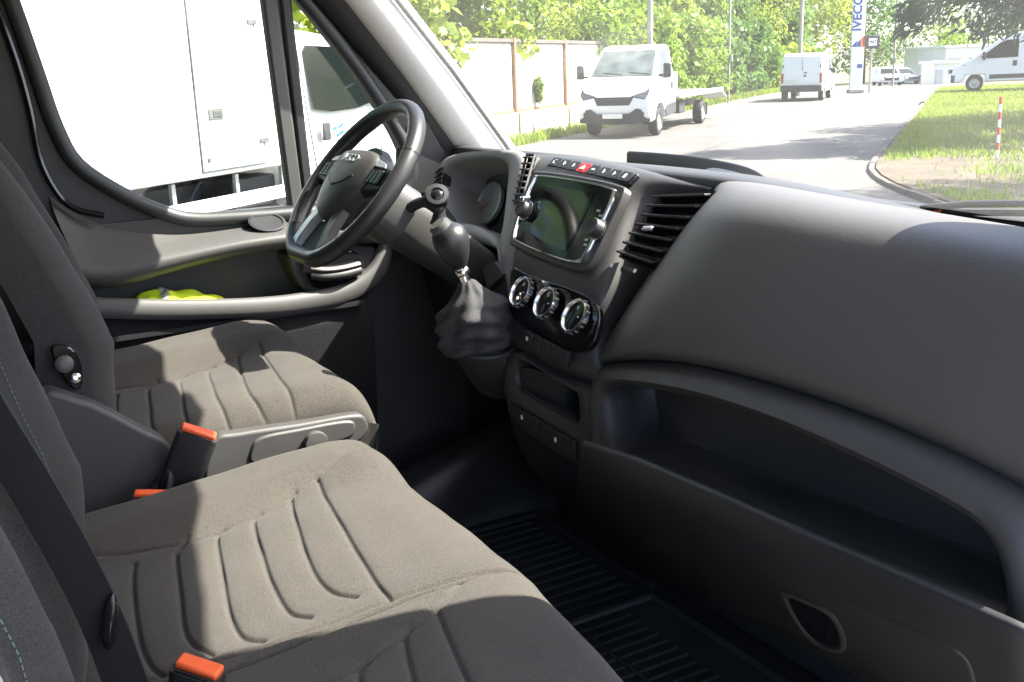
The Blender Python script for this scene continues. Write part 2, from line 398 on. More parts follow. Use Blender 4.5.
# ================================================================== TREES
M['bark'] = mat('bark', (.10, .075, .05), .9, var=.3, vscale=6, bump=.8, bscale=20, bdist=.02)
M['leafA'] = leafmat('leaf_bright', (.10, .19, .015), (.24, .34, .03), .5)
M['leafB'] = leafmat('leaf_yellow', (.16, .24, .02), (.34, .40, .06), .55)
M['leafC'] = leafmat('leaf_deep', (.05, .12, .018), (.14, .25, .04), .45)
M['leafS'] = leafmat('spruce_needle', (.030, .060, .034), (.075, .12, .07), .25)
def leafcloud(blobs, n, size, flat=.6, shell=.55):
    """blobs: (centre, (rx,ry,rz)); returns verts, faces of leaf quads"""
    wts = np.array([b[1][0] * b[1][1] + b[1][0] * b[1][2] for b in blobs]); wts = wts / wts.sum()
    idx = RNG.choice(len(blobs), n, p=wts)
    c = np.array([tuple(b[0]) for b in blobs])[idx]; r = np.array([tuple(b[1]) for b in blobs])[idx]
    d = RNG.normal(size=(n, 3)); d /= np.linalg.norm(d, axis=1)[:, None]
    rad = (shell + (1.08 - shell) * RNG.random(n) ** .6) * (1 + .14 * RNG.normal(size=n))
    p = c + d * r * rad[:, None]
    nrm = d * .7 + RNG.normal(size=(n, 3)) * .7; nrm[:, 2] += .25; nrm /= np.linalg.norm(nrm, axis=1)[:, None]
    t = np.cross(nrm, RNG.normal(size=(n, 3))); t /= np.linalg.norm(t, axis=1)[:, None]; b = np.cross(nrm, t)
    s = size * (.55 + .9 * RNG.random(n))[:, None]
    v = np.stack([p - t * s, p - b * s * flat * .8 + nrm * s * .15, p + t * s, p + b * s * flat + nrm * s * .15], 1).reshape(-1, 3)
    f = np.arange(4 * n).reshape(-1, 4)
    return v, f
def rawmesh(name, v, f, m, parent=None):
    me = bpy.data.meshes.new(name); me.vertices.add(len(v)); me.vertices.foreach_set('co', np.asarray(v, dtype=np.float32).ravel())
    me.loops.add(f.size); me.polygons.add(len(f)); me.loops.foreach_set('vertex_index', f.ravel().astype(np.int32))
    me.polygons.foreach_set('loop_start', np.arange(0, f.size, f.shape[1], dtype=np.int32))
    me.update(calc_edges=True); me.validate()
    return link(name, me, m, parent)
def tree(name, label, base, h, rc, m, nleaf=5000, size=.16, trunk=.16, crown0=.3, nb=14, group=None, squash=1.0):
    t = thing(name, label, 'tree', base, 0, group, local=True)
    blobs = []; limbs = []
    top = V((random.uniform(-.3, .3), random.uniform(-.3, .3), h * .9))
    pth = cat([V((0, 0, -.2)), V((random.uniform(-.15, .15), random.uniform(-.15, .15), h * .33)), top * .7, top], 4)
    sweep('trunk', pth, circ(trunk, 8), M['bark'], t, up=(0, 1, 0), scales=[1.15 - .95 * i / (len(pth) - 1) for i in range(len(pth))])
    for i in range(nb):
        f = random.random(); z = h * (crown0 + (1 - crown0) * f)
        prof = math.sin(math.pi * min(1, .18 + .8 * f)) ** .7
        a = i * 2.4 + random.uniform(-.4, .4); rr = rc * prof * random.uniform(.35, .85)
        c = V((math.cos(a) * rr, math.sin(a) * rr, z)); s = rc * random.uniform(.26, .5)
        blobs.append((c, (s, s, s * .8 * squash)))
        if i % 2 == 0:
            st = pth[min(len(pth) - 1, int(len(pth) * max(.25, f * .8)))]
            limbs.append(cat([st, st.lerp(c, .5) + V((0, 0, -.1 * rr)), c], 3))
    blobs.append((V((0, 0, h * .72)), (rc * .5, rc * .5, h * .2)))
    for lp in limbs:
        sweep('limb', lp, circ(trunk * .38, 6), M['bark'], t, up=(.3, .2, 1), scales=[1 - .7 * i / (len(lp) - 1) for i in range(len(lp))])
    v, f = leafcloud(blobs, nleaf, size); rawmesh('crown', v, f, m, t)
    return t
# ================================================================== WALL AND HEDGE, left of the road
M['wallw'] = mat('wall_white', (.66, .645, .60), .85, var=.15, vscale=1.1, bump=.2, bscale=30, bdist=.01)
M['plinth'] = mat('plinth_beige', (.42, .37, .29), .9, var=.2, vscale=1.5, bump=.4, bscale=20, bdist=.02)
M['post'] = mat('rusty_post', (.20, .11, .06), .8, var=.3, vscale=8)
WB = 9.3
a1 = AB(PB(512, 75, WB))[0]; a2 = AB(PB(563, 75, WB))[0]; sp = a2 - a1
wall = thing('boundary_wall', 'white panelled wall with brown posts on a beige plinth across the road', 'wall', E(a1, WB))
z0 = PB(512, 112, WB).z; z1 = PB(512, 43, WB).z
E1, E2, E3 = RD, NL, V((0, 0, 1))
for i in range(-1, 3):
    a = a1 + i * sp; zz = gz(a)
    box('post', E(a, WB - .05, (z1 + .12) / 2), (.13, .14, z1 + .12), M['post'], wall, (E1, E2, E3), bevel=.01)
    if i < 2:
        box('panel', E(a + sp / 2, WB, (z0 + z1) / 2), (sp - .15, .07, z1 - z0), M['wallw'], wall, (E1, E2, E3), bevel=.01)
        box('coping', E(a + sp / 2, WB, z1 + .05), (sp - .13, .2, .09), M['kerb'], wall, (E1, E2, E3), bevel=.01)
        box('frame_rail', E(a + sp / 2, WB - .045, z0 + .02), (sp - .15, .05, .07), M['post'], wall, (E1, E2, E3), bevel=.005)
        box('plinth', E(a + sp / 2, WB - .02, z0 / 2 - .02), (sp - .14, .3, z0), M['plinth'], wall, (E1, E2, E3), bevel=.02)
WALL_END = a1 + 2 * sp
def hedge(name, label, a0, a1_, b0, b1, h, m, n, size, group):
    t = thing(name, label, 'hedge', E((a0 + a1_) / 2, (b0 + b1) / 2), 0, group)
    bl = []
    k = max(3, int((a1_ - a0) / .9))
    for i in range(k):
        for zf in (.25, .6, .92):
            p = E(a0 + (a1_ - a0) * (i + .5) / k, random.uniform(b0, b1), h * zf + random.uniform(-.2, .25)); s = random.uniform(.5, .85)
            bl.append((p - ORG[t], (s, s, s * .9)))
    v, f = leafcloud(bl, n, size, .7, .6); rawmesh('foliage', v, f, m, t)
    for i in range(0, k, 2):
        p = E(a0 + (a1_ - a0) * (i + .5) / k, (b0 + b1) / 2)
        sweep('stem', [p, p + V((.05, .04, h * .5)), p + V((-.03, .1, h * .9))], circ(.035, 6), M['bark'], t, up=(0, 1, 0))
    return t
hedge('hedge', 'thick climbing hedge on the wall right behind the flatbed truck', WALL_END - .6, WALL_END + 15, 8.9, 9.9, 3.2, M['leafA'], 16000, .11, 'hedges along the left of the road')
hedge('hedge', 'deep green hedge beside the white van parked down the road', WALL_END + 15.4, WALL_END + 31, 9.0, 10.2, 3.4, M['leafC'], 12000, .14, 'hedges along the left of the road')
hedge('hedge', 'pale hedge at the foot of the tall pylon sign', WALL_END + 31.5, WALL_END + 54, 8.8, 10.2, 2.4, M['leafB'], 6000, .2, 'hedges along the left of the road')
hedge('hedge', 'leafy hedge between the white wall and the box truck', a1 - sp - 12, a1 - sp - .2, 9.0, 10.0, 3.4, M['leafB'], 8000, .13, 'hedges along the left of the road')
tg = 'trees behind the wall'
spec = [ # a, b, h, r, mat, label
    (2, 15, 14, 5.0, 'leafA', 'leafy tree behind the rear of the white box truck'),
    (9.5, 17, 14, 5.0, 'leafC', 'tall dense tree behind the middle of the white box truck'),
    (15, 13.5, 9, 3.4, 'leafB', 'yellow green tree seen above the cab of the box truck'),
    (22, 12.5, 7.5, 3.0, 'leafB', 'pale tree overhanging the wall just right of the windshield pillar'),
    (29, 12.6, 8.0, 3.2, 'leafA', 'bright tree behind the wall between the first two brown posts'),
    (36, 13, 9, 3.6, 'leafB', 'yellow green tree rising behind the cab of the flatbed truck'),
    (43, 13, 10, 3.8, 'leafA', 'round bright tree behind the bed of the flatbed truck'),
    (50, 13.5, 11, 4.0, 'leafA', 'full bright tree left of the small white van'),
    (58, 13, 12, 4.2, 'leafC', 'deep green tree right behind the small white van'),
    (67, 13, 12, 4.4, 'leafB', 'pale tall tree left of the pylon sign'),
    (80, 14.5, 11, 4.5, 'leafA', 'distant leafy tree behind the pylon sign'),
    (-6, 16, 14, 5.0, 'leafB', 'tall yellow green tree left of the box truck'),
    (74, 10.8, 9, 3.4, 'leafC', 'rounded green tree standing right behind the grey utility pole'),
    (95, 12, 12, 5.0, 'leafB', 'distant pale tree between the pylon sign and the far cars'),
    (100, 22, 15, 6.5, 'leafA', 'tall distant tree rising over the hedge near the pylon'),
    (70, 20, 15, 5.5, 'leafC', 'tall dense tree in the second row behind the small van'),
    (45, 20, 14, 5.0, 'leafA', 'tall tree in the second row behind the flatbed truck'),
    (17.5, -9.2, 14, 3.6, 'leafC', 'tall leafy tree on the verge whose shade crosses the near road'),
    (-4, 23, 19, 6.0, 'leafA', 'very tall tree far behind the rear of the box truck'),
    (6, 24, 19, 6.0, 'leafC', 'very tall dense tree far behind the middle of the box truck'),
    (-14, 21, 18, 6.0, 'leafC', 'very tall tree far to the left of the box truck'),
    (31.5, -7.5, 11, 3.0, 'leafA', 'leafy tree on the verge beside the tall spruce'),
    (112, 8.0, 11, 5.0, 'leafC', 'distant tree behind the far parked cars'),
    (120, 1.5, 13, 5.5, 'leafA', 'distant tree at the end of the road above the far cars'),
    (108, -7.0, 10, 4.6, 'leafC', 'distant tree behind the white building'),
]
for a, b, h, r_, mm, lab in spec:
    tree('leafy_tree', lab, E(a, b), h, r_, M[mm], 16000 if a < 30 else 12000 if a < 90 else 5000, .075 if a < 30 else .105 if a < 70 else .2, .18, .12, 16, tg)
for k, (a, b) in enumerate([(25.5, 10.6), (39.5, 10.8), (47, 10.9), (54, 10.6)]):
    tree('young_tree', ['slim sapling leaning over the wall near the first brown post', 'bushy sapling above the hedge behind the truck bed', 'bushy sapling over the hedge near the utility pole', 'small tree beside the small white van'][k], E(a, b), 4.6, 1.5, M[['leafB', 'leafA', 'leafB', 'leafA'][k]], 3500, .12, .07, .3, 9, 'saplings behind the wall')
# plant sprouting on the wall between posts
pl = thing('wall_plant', 'small green plant sprouting on the white wall between the posts', 'plant', PB(538, 108, WB - .12))
v, f = leafcloud([(PB(538, 86, WB - .14) - ORG[pl], (.16, .12, .22)), (PB(539, 95, WB - .14) - ORG[pl], (.1, .1, .22))], 420, .06); rawmesh('foliage', v, f, M['leafA'], pl)
sweep('stem', [PB(538, 109, WB - .13), PB(539, 97, WB - .13), PB(538, 84, WB - .13)], circ(.012, 6), M['bark'], pl)
# spruce overhanging from the right
def spruce(label, base, h, rmax, n_br):
    t = thing('spruce_tree', label, 'tree', base, 0, None, local=True)
    sweep('trunk', [V((0, 0, -.2)), V((0, .03, h * .5)), V((0, 0, h))], circ(.20, 10), M['bark'], t, up=(0, 1, 0), scales=[1, .6, .08])
    vs, fs = [], []
    for i in range(n_br):
        f = (i + .5) / n_br; z = 2.35 + (h - 2.75) * f; L = rmax * (1 - f) ** .8 + .3; a = i * 2.39996 + random.uniform(-.2, .2)
        d = V((math.cos(a), math.sin(a), 0)); L *= random.uniform(.8, 1.15)
        pth = cat([V((0, 0, z)), d * (L * .4) + V((0, 0, z + .12)), d * (L * .75) + V((0, 0, z - .15)), d * L + V((0, 0, z - .28))], 4)
        sweep('limb', pth, circ(.035, 5), M['bark'], t, scales=[1 - .8 * k / (len(pth) - 1) for k in range(len(pth))]) if i < 40 else None
        sidev = V((-d.y, d.x, 0))
        for k in range(int(150 * L)):
            s = random.random() ** .7; q = pth[min(len(pth) - 1, int(s * len(pth)))]
            off = sidev * random.gauss(0, .16 + .34 * (1 - s) * L * .5) 
            hang = random.random() ** 1.6 * (.22 + .30 * s)
            q = q + off + V((0, 0, -hang + .06)); l = random.uniform(.12, .28); wd = random.uniform(.02, .045)
            dr = (d * random.uniform(.2, 1) + sidev * random.gauss(0, .5) + V((0, 0, random.uniform(-1.1, .05)))).normalized()
            e = dr.cross(V((random.gauss(0, 1), random.gauss(0, 1), random.gauss(0, 1)))).normalized() * wd; j = len(vs)
            vs += [q - e, q + e, q + dr * l + e * .3, q + dr * l - e * .3]; fs.append((j, j + 1, j + 2, j + 3))
    rawmesh('crown', np.array([tuple(x) for x in vs]), np.array(fs), M['leafS'], t); return t
spb = P(1046, 140, z=0); 
spruce('dark spruce with drooping branches overhanging the verge at upper right', V((spb.x, spb.y, .1)), 9.5, 3.0, 64)
spruce('tall spruce on the verge casting its shade across the road', E(29, -6.5, .1), 11, 3.0, 40)
# ================================================================== VEHICLES OUTSIDE
M['tyre'] = mat('tyre', (.02, .02, .021), .8, var=.2, vscale=10, bump=.4, bscale=60, bdist=.004)
M['rim'] = mat('steel_rim', (.45, .45, .44), .45, .6)
M['autoglass'] = mat('auto_glass', (.007, .010, .009), .10, spec=.25)
M['frontglass'] = mat('windscreen_reflection_tone', (.10, .12, .115), .08, spec=.5, var=.35, vscale=2.5)  # opaque pane, its pale reflective look painted into the colour
M['bumper'] = mat('bumper_plastic', (.035, .037, .04), .6, bump=.2, bscale=200)
M['lens'] = mat('headlamp', (.10, .11, .115), .12, .3)
M['redlens'] = mat('tail_lamp', (.35, .02, .02), .2)
M['plate'] = mat('number_plate', (.75, .75, .72), .5)
M['bed'] = mat('aluminium_bed', (.50, .50, .49), .45, .6, var=.1, vscale=4)
M['chassis'] = mat('chassis_black', (.03, .03, .032), .6, var=.2, vscale=6)
M['graypaint'] = mat('silver_car_paint', (.45, .47, .49), .3, .3, coat=.4)
M['hingeb'] = mat('dull_trim', (.10, .10, .10), .5, .4)
def yaw(f): return math.atan2(f.y, f.x) - math.pi / 2
def shell(name, prof, wf, m, parent, bevel=.05):
    n = len(prof)
    vs = [V((-wf(y, z), y, z)) for y, z in prof] + [V((wf(y, z), y, z)) for y, z in prof]
    fs = [tuple(range(n)), tuple(range(2 * n - 1, n - 1, -1))] + [(i, (i + 1) % n, n + (i + 1) % n, n + i) for i in range(n)]
    return mk(name, vs, fs, m, parent, bevel=bevel, seg=3, ang=30)
def sidepanel(name, poly, wf, s, m, parent, off=.006, th=.012, bevel=.004):
    return prism(name, [V((s * (wf(y, z) + off), y, z)) for y, z in poly], V((-s * th, 0, 0)), m, parent, bevel=bevel)
def wheel(parent, c, s, r=.34, wd=.22):
    ax = V((s, 0, 0))
    t = lathe('wheel', c, ax, [(r * .62, -wd / 2), (r * .93, -wd / 2), (r, -wd * .36), (r, wd * .36), (r * .93, wd / 2), (r * .64, wd / 2), (r * .62, wd * .3)], M['tyre'], parent, n=28, caps=True)
    lathe('rim', V(c), ax, [(r * .64, wd * .34), (r * .60, wd * .46), (r * .5, wd * .30), (r * .34, wd * .25), (r * .22, wd * .42), (r * .05, wd * .44)], M['rim'], t, n=24)
    return t
DW = lambda y, z: (.97 if z < 1.15 else .97 - .16 * (z - 1.15)) - (.10 * max(0, y - .35) ** 1.5 if z < 1.6 else .02)
def daily_cab(t, right_only=False):
    """y=0 at the front axle, y+ forward"""
    prof = [(.86, .36), (.98, .55), (1.0, .82), (.95, 1.02), (.74, 1.22), (.30, 1.47), (-.48, 2.12), (-.72, 2.24), (-1.2, 2.28), (-1.50, 2.24), (-1.55, 1.2), (-1.55, .48), (-.50, .42), (-.42, .66), (-.2, .80), (.2, .80), (.42, .66), (.50, .40)]
    b = shell('body', prof, DW, M['paint'], t)
    # windshield pane on the slope
    y0, z0_, y1, z1_ = .27, 1.495, -.50, 2.135
    nn = V((0, z1_ - z0_, y0 - y1)).normalized() * .012
    wl = [V((-DW(y0, z0_) + .10, y0, z0_)) + nn, V((DW(y0, z0_) - .10, y0, z0_)) + nn, V((DW(y1, z1_) - .08, y1, z1_)) + nn, V((-DW(y1, z1_) + .08, y1, z1_)) + nn]
    prism('windshield', wl, -nn * .8, M['frontglass'], t, bevel=.003)
    for k in (-.45, .25): box('wiper', V((k, .2, 1.57)), (.55, .02, .02), M['bumper'], t, (V((1, -.12, .1)).normalized(), V((0, 1, 0)), V((0, 0, 1))), bevel=.004)
    dw = [(-.40, 1.43), (.13, 1.51), (.14, 1.54), (-.42, 2.02), (-.56, 2.11), (-1.15, 2.12), (-1.22, 2.05), (-1.24, 1.46), (-.9, 1.42)]
    for s in (-1, 1):
        sidepanel('door_window', dw, DW, s, M['autoglass'], t)
        sidepanel('door_seam', [(-1.30, .6), (-1.315, .6), (-1.315, 2.12), (-1.30, 2.12)], DW, s, M['bumper'], t, .002, .004, 0)
        sidepanel('door_seam', [(.06, .9), (.045, .9), (.045, 1.5), (.06, 1.5)], DW, s, M['bumper'], t, .002, .004, 0)
        box('door_handle', V((s * (DW(-1.1, 1.2) + .012), -1.12, 1.22)), (.03, .13, .19), M['bumper'], t, bevel=.01)
        sidepanel('lower_cladding', [(-1.54, .50), (-.52, .44), (-.45, .62), (-.50, .74), (-1.54, .80)], DW, s, M['bumper'], t, .012, .03, .01)
        mr = box('mirror', V((s * 1.16, .10, 1.62)), (.2, .12, .36), M['bumper'], t, bevel=.04)
        box('mirror_arm', V((s * 1.02, .06, 1.50)), (.2, .06, .06), M['bumper'], mr, bevel=.01)
        prism('headlight', [V((s * .46, .955, 1.0)), V((s * .80, .965, .93)), V((s * .90, .90, 1.03)), V((s * .90, .70, 1.21)), V((s * .78, .86, 1.10)), V((s * .58, .92, 1.045))], V((0, .03, .03)), M['lens'], t, bevel=.008)
        box('fog_light', V((s * .66, .985, .58)), (.26, .06, .12), M['bumper'], t, bevel=.02)
        wheel(t, V((s * .83, 0, .345)), s)
    prism('grille', [V((-.52, .955, 1.0)), V((.52, .955, 1.0)), V((.42, .995, .80)), V((-.42, .995, .80))], V((0, .022, .005)), M['bumper'], t, bevel=.008)
    for k in range(3): box('grille_bar', V((0, 1.012 - .010 * k, .845 + .05 * k)), (.84 + .05 * k, .02, .010), M['hingeb'], t, bevel=.003)
    bp = [(-.93, .86, .38), (-.93, .88, .66), (-.60, 1.0, .72), (-.42, 1.01, .60), (.42, 1.01, .60), (.60, 1.0, .72), (.93, .88, .66), (.93, .86, .38), (.5, .98, .34), (-.5, .98, .34)]
    prism('bumper', [V(q) for q in bp], V((0, .045, 0)), M['bumper'], t, bevel=.015)
    box('number_plate', V((0, 1.062, .54)), (.52, .012, .115), M['plate'], t, bevel=.003)
# ---- flatbed truck
ft = thing('flatbed_truck', 'white flatbed truck facing the camera by the wall', 'truck', E(26.0, 6.85), yaw(-RD), None, local=True)
daily_cab(ft)
WBASE = 5.1
for s in (-1, 1):
    box('chassis_rail', V((s * .42, -3.6, .62)), (.09, 5.2, .18), M['chassis'], ft)
    wheel(ft, V((s * .80, -WBASE, .345)), s, .345, .26)
    box('mudflap', V((s * .80, -WBASE - .48, .42)), (.28, .02, .36), M['bumper'], ft)
    box('bed_side_rail', V((s * 1.03, -4.55, .93)), (.06, 5.6, .14), M['bed'], ft, bevel=.01)
    box('fuel_tank', V((s * .72, -2.6, .58)), (.35, .7, .3), M['chassis'], ft, bevel=.03)
for k in range(8): box('bed_plank', V((-.875 + .25 * k, -4.5, .93)), (.243, 5.55, .05), M['bed'], ft, bevel=.006)
for s in (-1, 1):
    prism('ramp', [V((s * .98, -7.32, .96)), V((s * .25, -7.32, .96)), V((s * .25, -8.3, .70)), V((s * .98, -8.3, .70))], V((0, 0, -.07)), M['bed'], ft, bevel=.01)
box('headboard', V((0, -1.78, 1.25)), (1.9, .05, .62), M['paint'], ft, bevel=.02)
# ---- box truck beside the van
bx0 = AB(PB(308, 150, 4.97))[0]
bt = thing('box_truck', 'white box truck with side door parked beside the driver window', 'truck', E(bx0 + 1.62, 6.02), yaw(RD), None, local=True)
daily_cab(bt)
def btl(p):  # world point -> truck local
    d = p - V(bt.location); return V((d.dot(-NL), d.dot(RD), d.z))
XS = btl(PB(150, 100, 4.97)).x
L0 = -1.72; L1 = L0 - 4.6
bz = .95
box('cargo_box', V((0, (L0 + L1) / 2, bz + 1.2)), (2 * XS, L0 - L1, 2.4), M['paint'], bt, bevel=.03)
M['hinge'] = mat('zinc_hinge', (.16, .16, .155), .5, .5)
M['seam'] = mat('seam_dark', (.06, .07, .065), .7)
cn = [btl(PB(*q, 4.97)) for q in ((203, 171), (264.5, 163))]
ya, yb, zb = cn[0].y, cn[1].y, (cn[0].z + cn[1].z) / 2; zt = zb + 1.95; zb = max(zb, bz + .06)
dr = prism('side_door', [V((XS, ya, zb)), V((XS, yb, zb)), V((XS, yb, zt)), V((XS, ya, zt))], V((.014, 0, 0)), M['paint'], bt, bevel=.004)
for (y0_, y1_, z0_, z1_) in ((ya - .014, ya, zb - .014, zt), (yb, yb + .014, zb - .014, zt), (ya, yb, zb - .014, zb), (ya - .014, yb + .014, zt, zt + .014)):
    box('gasket', V((XS + .005, (y0_ + y1_) / 2, (z0_ + z1_) / 2)), (.016, y1_ - y0_, z1_ - z0_), M['seam'], dr, bevel=0)
hp = btl(PB(214, 114, 4.97)); box('handle_plate', V((XS + .018, hp.y, hp.z)), (.02, .20, .10), M['hinge'], dr, bevel=.006); box('handle_recess', V((XS + .028, hp.y + .01, hp.z)), (.012, .12, .06), M['seam'], dr, bevel=.01)
for q in ((250, 22), (262.5, 140)):
    hp = btl(PB(*q, 4.97)); box('hinge', V((XS + .02, hp.y, hp.z)), (.02, .14, .045), M['hinge'], dr, bevel=.004)
hp = btl(PB(208, 160, 4.97)); box('lock', V((XS + .02, hp.y, hp.z)), (.02, .04, .04), M['hinge'], dr, bevel=.004)
for s in (-1, 1):
    box('chassis_rail', V((s * .42, (L0 + L1) / 2, .72)), (.09, L0 - L1 + .2, .22), M['chassis'], bt)
    wheel(bt, V((s * .86, -4.1, .36)), s, .36, .24)
    q0, q1 = btl(PB(185, 213, 4.97 + .05)), btl(PB(291, 191, 4.97 + .05))
    box('side_guard', V((s * (XS - .06), -2.75, .69)), (.03, 2.2, .13), M['paint'], bt, bevel=.01)
    for yy in (-1.95, -2.7, -3.6): box('guard_bracket', V((s * (XS - .12), yy, .78)), (.04, .05, .3), M['bed'], bt, bevel=.004)
    tube('mudguard', [V((s * .86, -4.1 + .46 * math.cos(t), .36 + .46 * math.sin(t))) for t in np.linspace(.1, 3.04, 12)], .02, M['chassis'], bt, n=8, sq=1)
box('tool_box', V((.6, -2.3, .66)), (.5, .7, .4), M['chassis'], bt, bevel=.02)
for k, (y_, z_, l_) in enumerate(((-.93, 1.24, .10), (-.80, 1.26, .12), (-.84, 1.18, .16))): box('door_marking', V((DW(y_, z_) + .004, y_, z_)), (.004, l_, .035), M['blueprint'], bt, (V((1, 0, 0)), V((0, .95, .3)).normalized(), V((0, -.3, .95)).normalized()), bevel=0)
# ---- small white van seen from the back
sv = thing('delivery_van', 'small white delivery van seen from behind down the road', 'van', E(48.2, 5.15), yaw(RD), None, local=True)
SWf = lambda y, z: .90 - (.11 * max(0, z - 1.0)) 
shell('body', [(-1.72, .42), (-1.76, .75), (-1.72, 1.2), (-1.62, 1.88), (-1.45, 1.98), (.9, 1.97), (1.25, 1.86), (1.9, 1.25), (2.5, 1.05), (2.62, .7), (2.6, .4), (1.95, .35), (1.85, .55), (1.35, .55), (1.25, .35), (-.75, .35), (-.85, .55), (-1.35, .55), (-1.45, .38)], SWf, M['paint'], sv, .06)
box('rear_bumper', V((0, -1.78, .53)), (1.70, .12, .26), M['bumper'], sv, bevel=.03)
for s in (-1, 1):
    box('tail_light', V((s * .80, -1.735, .95)), (.10, .06, .42), M['redlens'], sv, bevel=.02)
    wheel(sv, V((s * .77, -1.1, .32)), s, .32, .2); wheel(sv, V((s * .77, 1.6, .32)), s, .32, .2)
    box('mirror', V((s * 1.0, 1.0, 1.2)), (.2, .12, .22), M['bumper'], sv, bevel=.04)
    sidepanel('cab_window', [(.5, 1.2), (1.65, 1.22), (1.15, 1.72), (.5, 1.75)], SWf, s, M['autoglass'], sv)
    box('rear_hinge', V((s * .78, -1.72, 1.45)), (.05, .05, .1), M['bumper'], sv, bevel=.01)
ax_ = (V((1, 0, 0)), V((0, .99, .14)).normalized(), V((0, -.14, .99)).normalized())
box('door_seam', V((.03, -1.70, 1.25)), (.014, .02, 1.1), M['seam'], sv, ax_, bevel=0)
box('rear_handle', V((.14, -1.745, 1.05)), (.12, .03, .06), M['bumper'], sv, bevel=.01)
box('number_plate', V((-.42, -1.765, .86)), (.5, .015, .12), M['plate'], sv, bevel=.003)
box('emblem', V((.16, -1.725, 1.17)), (.12, .012, .05), M['bumper'], sv, bevel=.004)
# ---- van parked on the right, side on
rp = P(973, 92, d=46.0); vf = V((-.81, -.585, 0)).normalized()
rv = thing('panel_van', 'white panel van parked side on behind the grass at right', 'van', V((rp.x, rp.y, .14)), yaw(vf), None, local=True)
RW = lambda y, z: 1.0 - (.10 * max(0, z - 1.1))
prof = [(.80, .38), (.92, .62), (.85, .95), (.55, 1.18), (.05, 1.42), (-.85, 2.10), (-1.15, 2.30), (-1.7, 2.42), (-4.6, 2.44), (-4.75, 2.3), (-4.85, .5), (-3.5, .42), (-3.4, .72), (-2.75, .72), (-2.65, .42), (-.48, .40), (-.42, .70), (.35, .70), (.42, .42)]
shell('body', prof, RW, M['paint'], rv, .06)
for s in (-1, 1):
    sidepanel('door_window', [(-.55, 1.36), (-.2, 1.42), (-.95, 2.0), (-1.2, 2.1), (-1.65, 2.12), (-1.65, 1.40)], RW, s, M['autoglass'], rv)
    sidepanel('door_seam', [(-1.74, .6), (-1.76, .6), (-1.76, 2.2), (-1.74, 2.2)], RW, s, M['seam'], rv, .002, .004, 0)
    box('door_handle', V((s * (1.0), -1.55, 1.15)), (.04, .16, .22), M['bumper'], rv, bevel=.02)
    box('mirror', V((s * 1.12, -.35, 1.48)), (.2, .14, .34), M['bumper'], rv, bevel=.04)
    sidepanel('side_moulding', [(-.6, .52), (-2.6, .55), (-2.6, .72), (-.6, .70)], RW, s, M['bumper'], rv, .015, .02, .006)
    prism('headlight', [V((s * .92, .55, 1.12)), V((s * .75, .80, .98)), V((s * .95, .70, .88)), V((s * .99, .35, 1.10))], V((0, .03, .03)), M['lens'], rv, bevel=.008)
    box('bumper_end', V((s * .80, .82, .55)), (.4, .2, .35), M['bumper'], rv, bevel=.04)
    wheel(rv, V((s * .86, -.03, .35)), s, .35, .22); wheel(rv, V((s * .86, -3.08, .35)), s, .35, .22)
nn = V((0, .60, .80)) * .01
prism('windshield', [V((-.82, -.02, 1.47)) + nn, V((.82, -.02, 1.47)) + nn, V((.78, -.80, 2.07)) + nn, V((-.78, -.80, 2.07)) + nn], -nn, M['autoglass'], rv)
# ---- parked cars far down the road
def car(label, a, b, m, f, hatch=0):
    t = thing('parked_car', label, 'car', E(a, b), yaw(f), 'cars parked far down the road', local=True)
    cw = lambda y, z: .88 - (.28 * max(0, z - .85))
    shell('body', [(2.05, .3), (2.12, .55), (2.0, .78), (.95, .92), (.25, 1.36), (-.2, 1.46), (-1.2, 1.44), (-1.75, 1.02 + .2 * hatch), (-2.1, .95), (-2.15, .5), (-2.0, .28)], cw, m, t, .06)
    nn = V((0, .53, .84)) * .01
    prism('windshield', [V((-.70, .93, .95)) + nn, V((.70, .93, .95)) + nn, V((.60, .27, 1.345)) + nn, V((-.60, .27, 1.345)) + nn], -nn, M['autoglass'], t)
    for s in (-1, 1):
        sidepanel('side_window', [(.75, .98), (.2, 1.32), (-1.1, 1.36), (-1.5, 1.02)], cw, s, M['autoglass'], t)
        prism('headlight', [V((s * .45, 2.07, .66)), V((s * .82, 1.98, .68)), V((s * .80, 1.9, .80)), V((s * .5, 2.02, .76))], V((0, .03, .01)), M['lens'], t)
        wheel(t, V((s * .76, 1.3, .31)), s, .31, .2); wheel(t, V((s * .76, -1.3, .31)), s, .31, .2)
    box('grille', V((0, 2.09, .55)), (1.1, .06, .22), M['bumper'], t, bevel=.02)
    return t
def far_ab(u, d): 
    p = P(u, 80, d=d); return AB(p)
a, b = far_ab(885, 84); car('white car facing the camera, nearest of the far parked cars', a + 2.1, b, M['paint'], (-RD + NL * -.25).normalized())
a, b = far_ab(901, 96); car('silver hatchback in the middle of the far parked cars', a, b, M['graypaint'], (-RD + NL * -.7).normalized(), 1)
a, b = far_ab(911, 104); car('pale silver car at the far end of the parked cars', a, b, M['graypaint'], (-RD + NL * -.4).normalized(), 0)
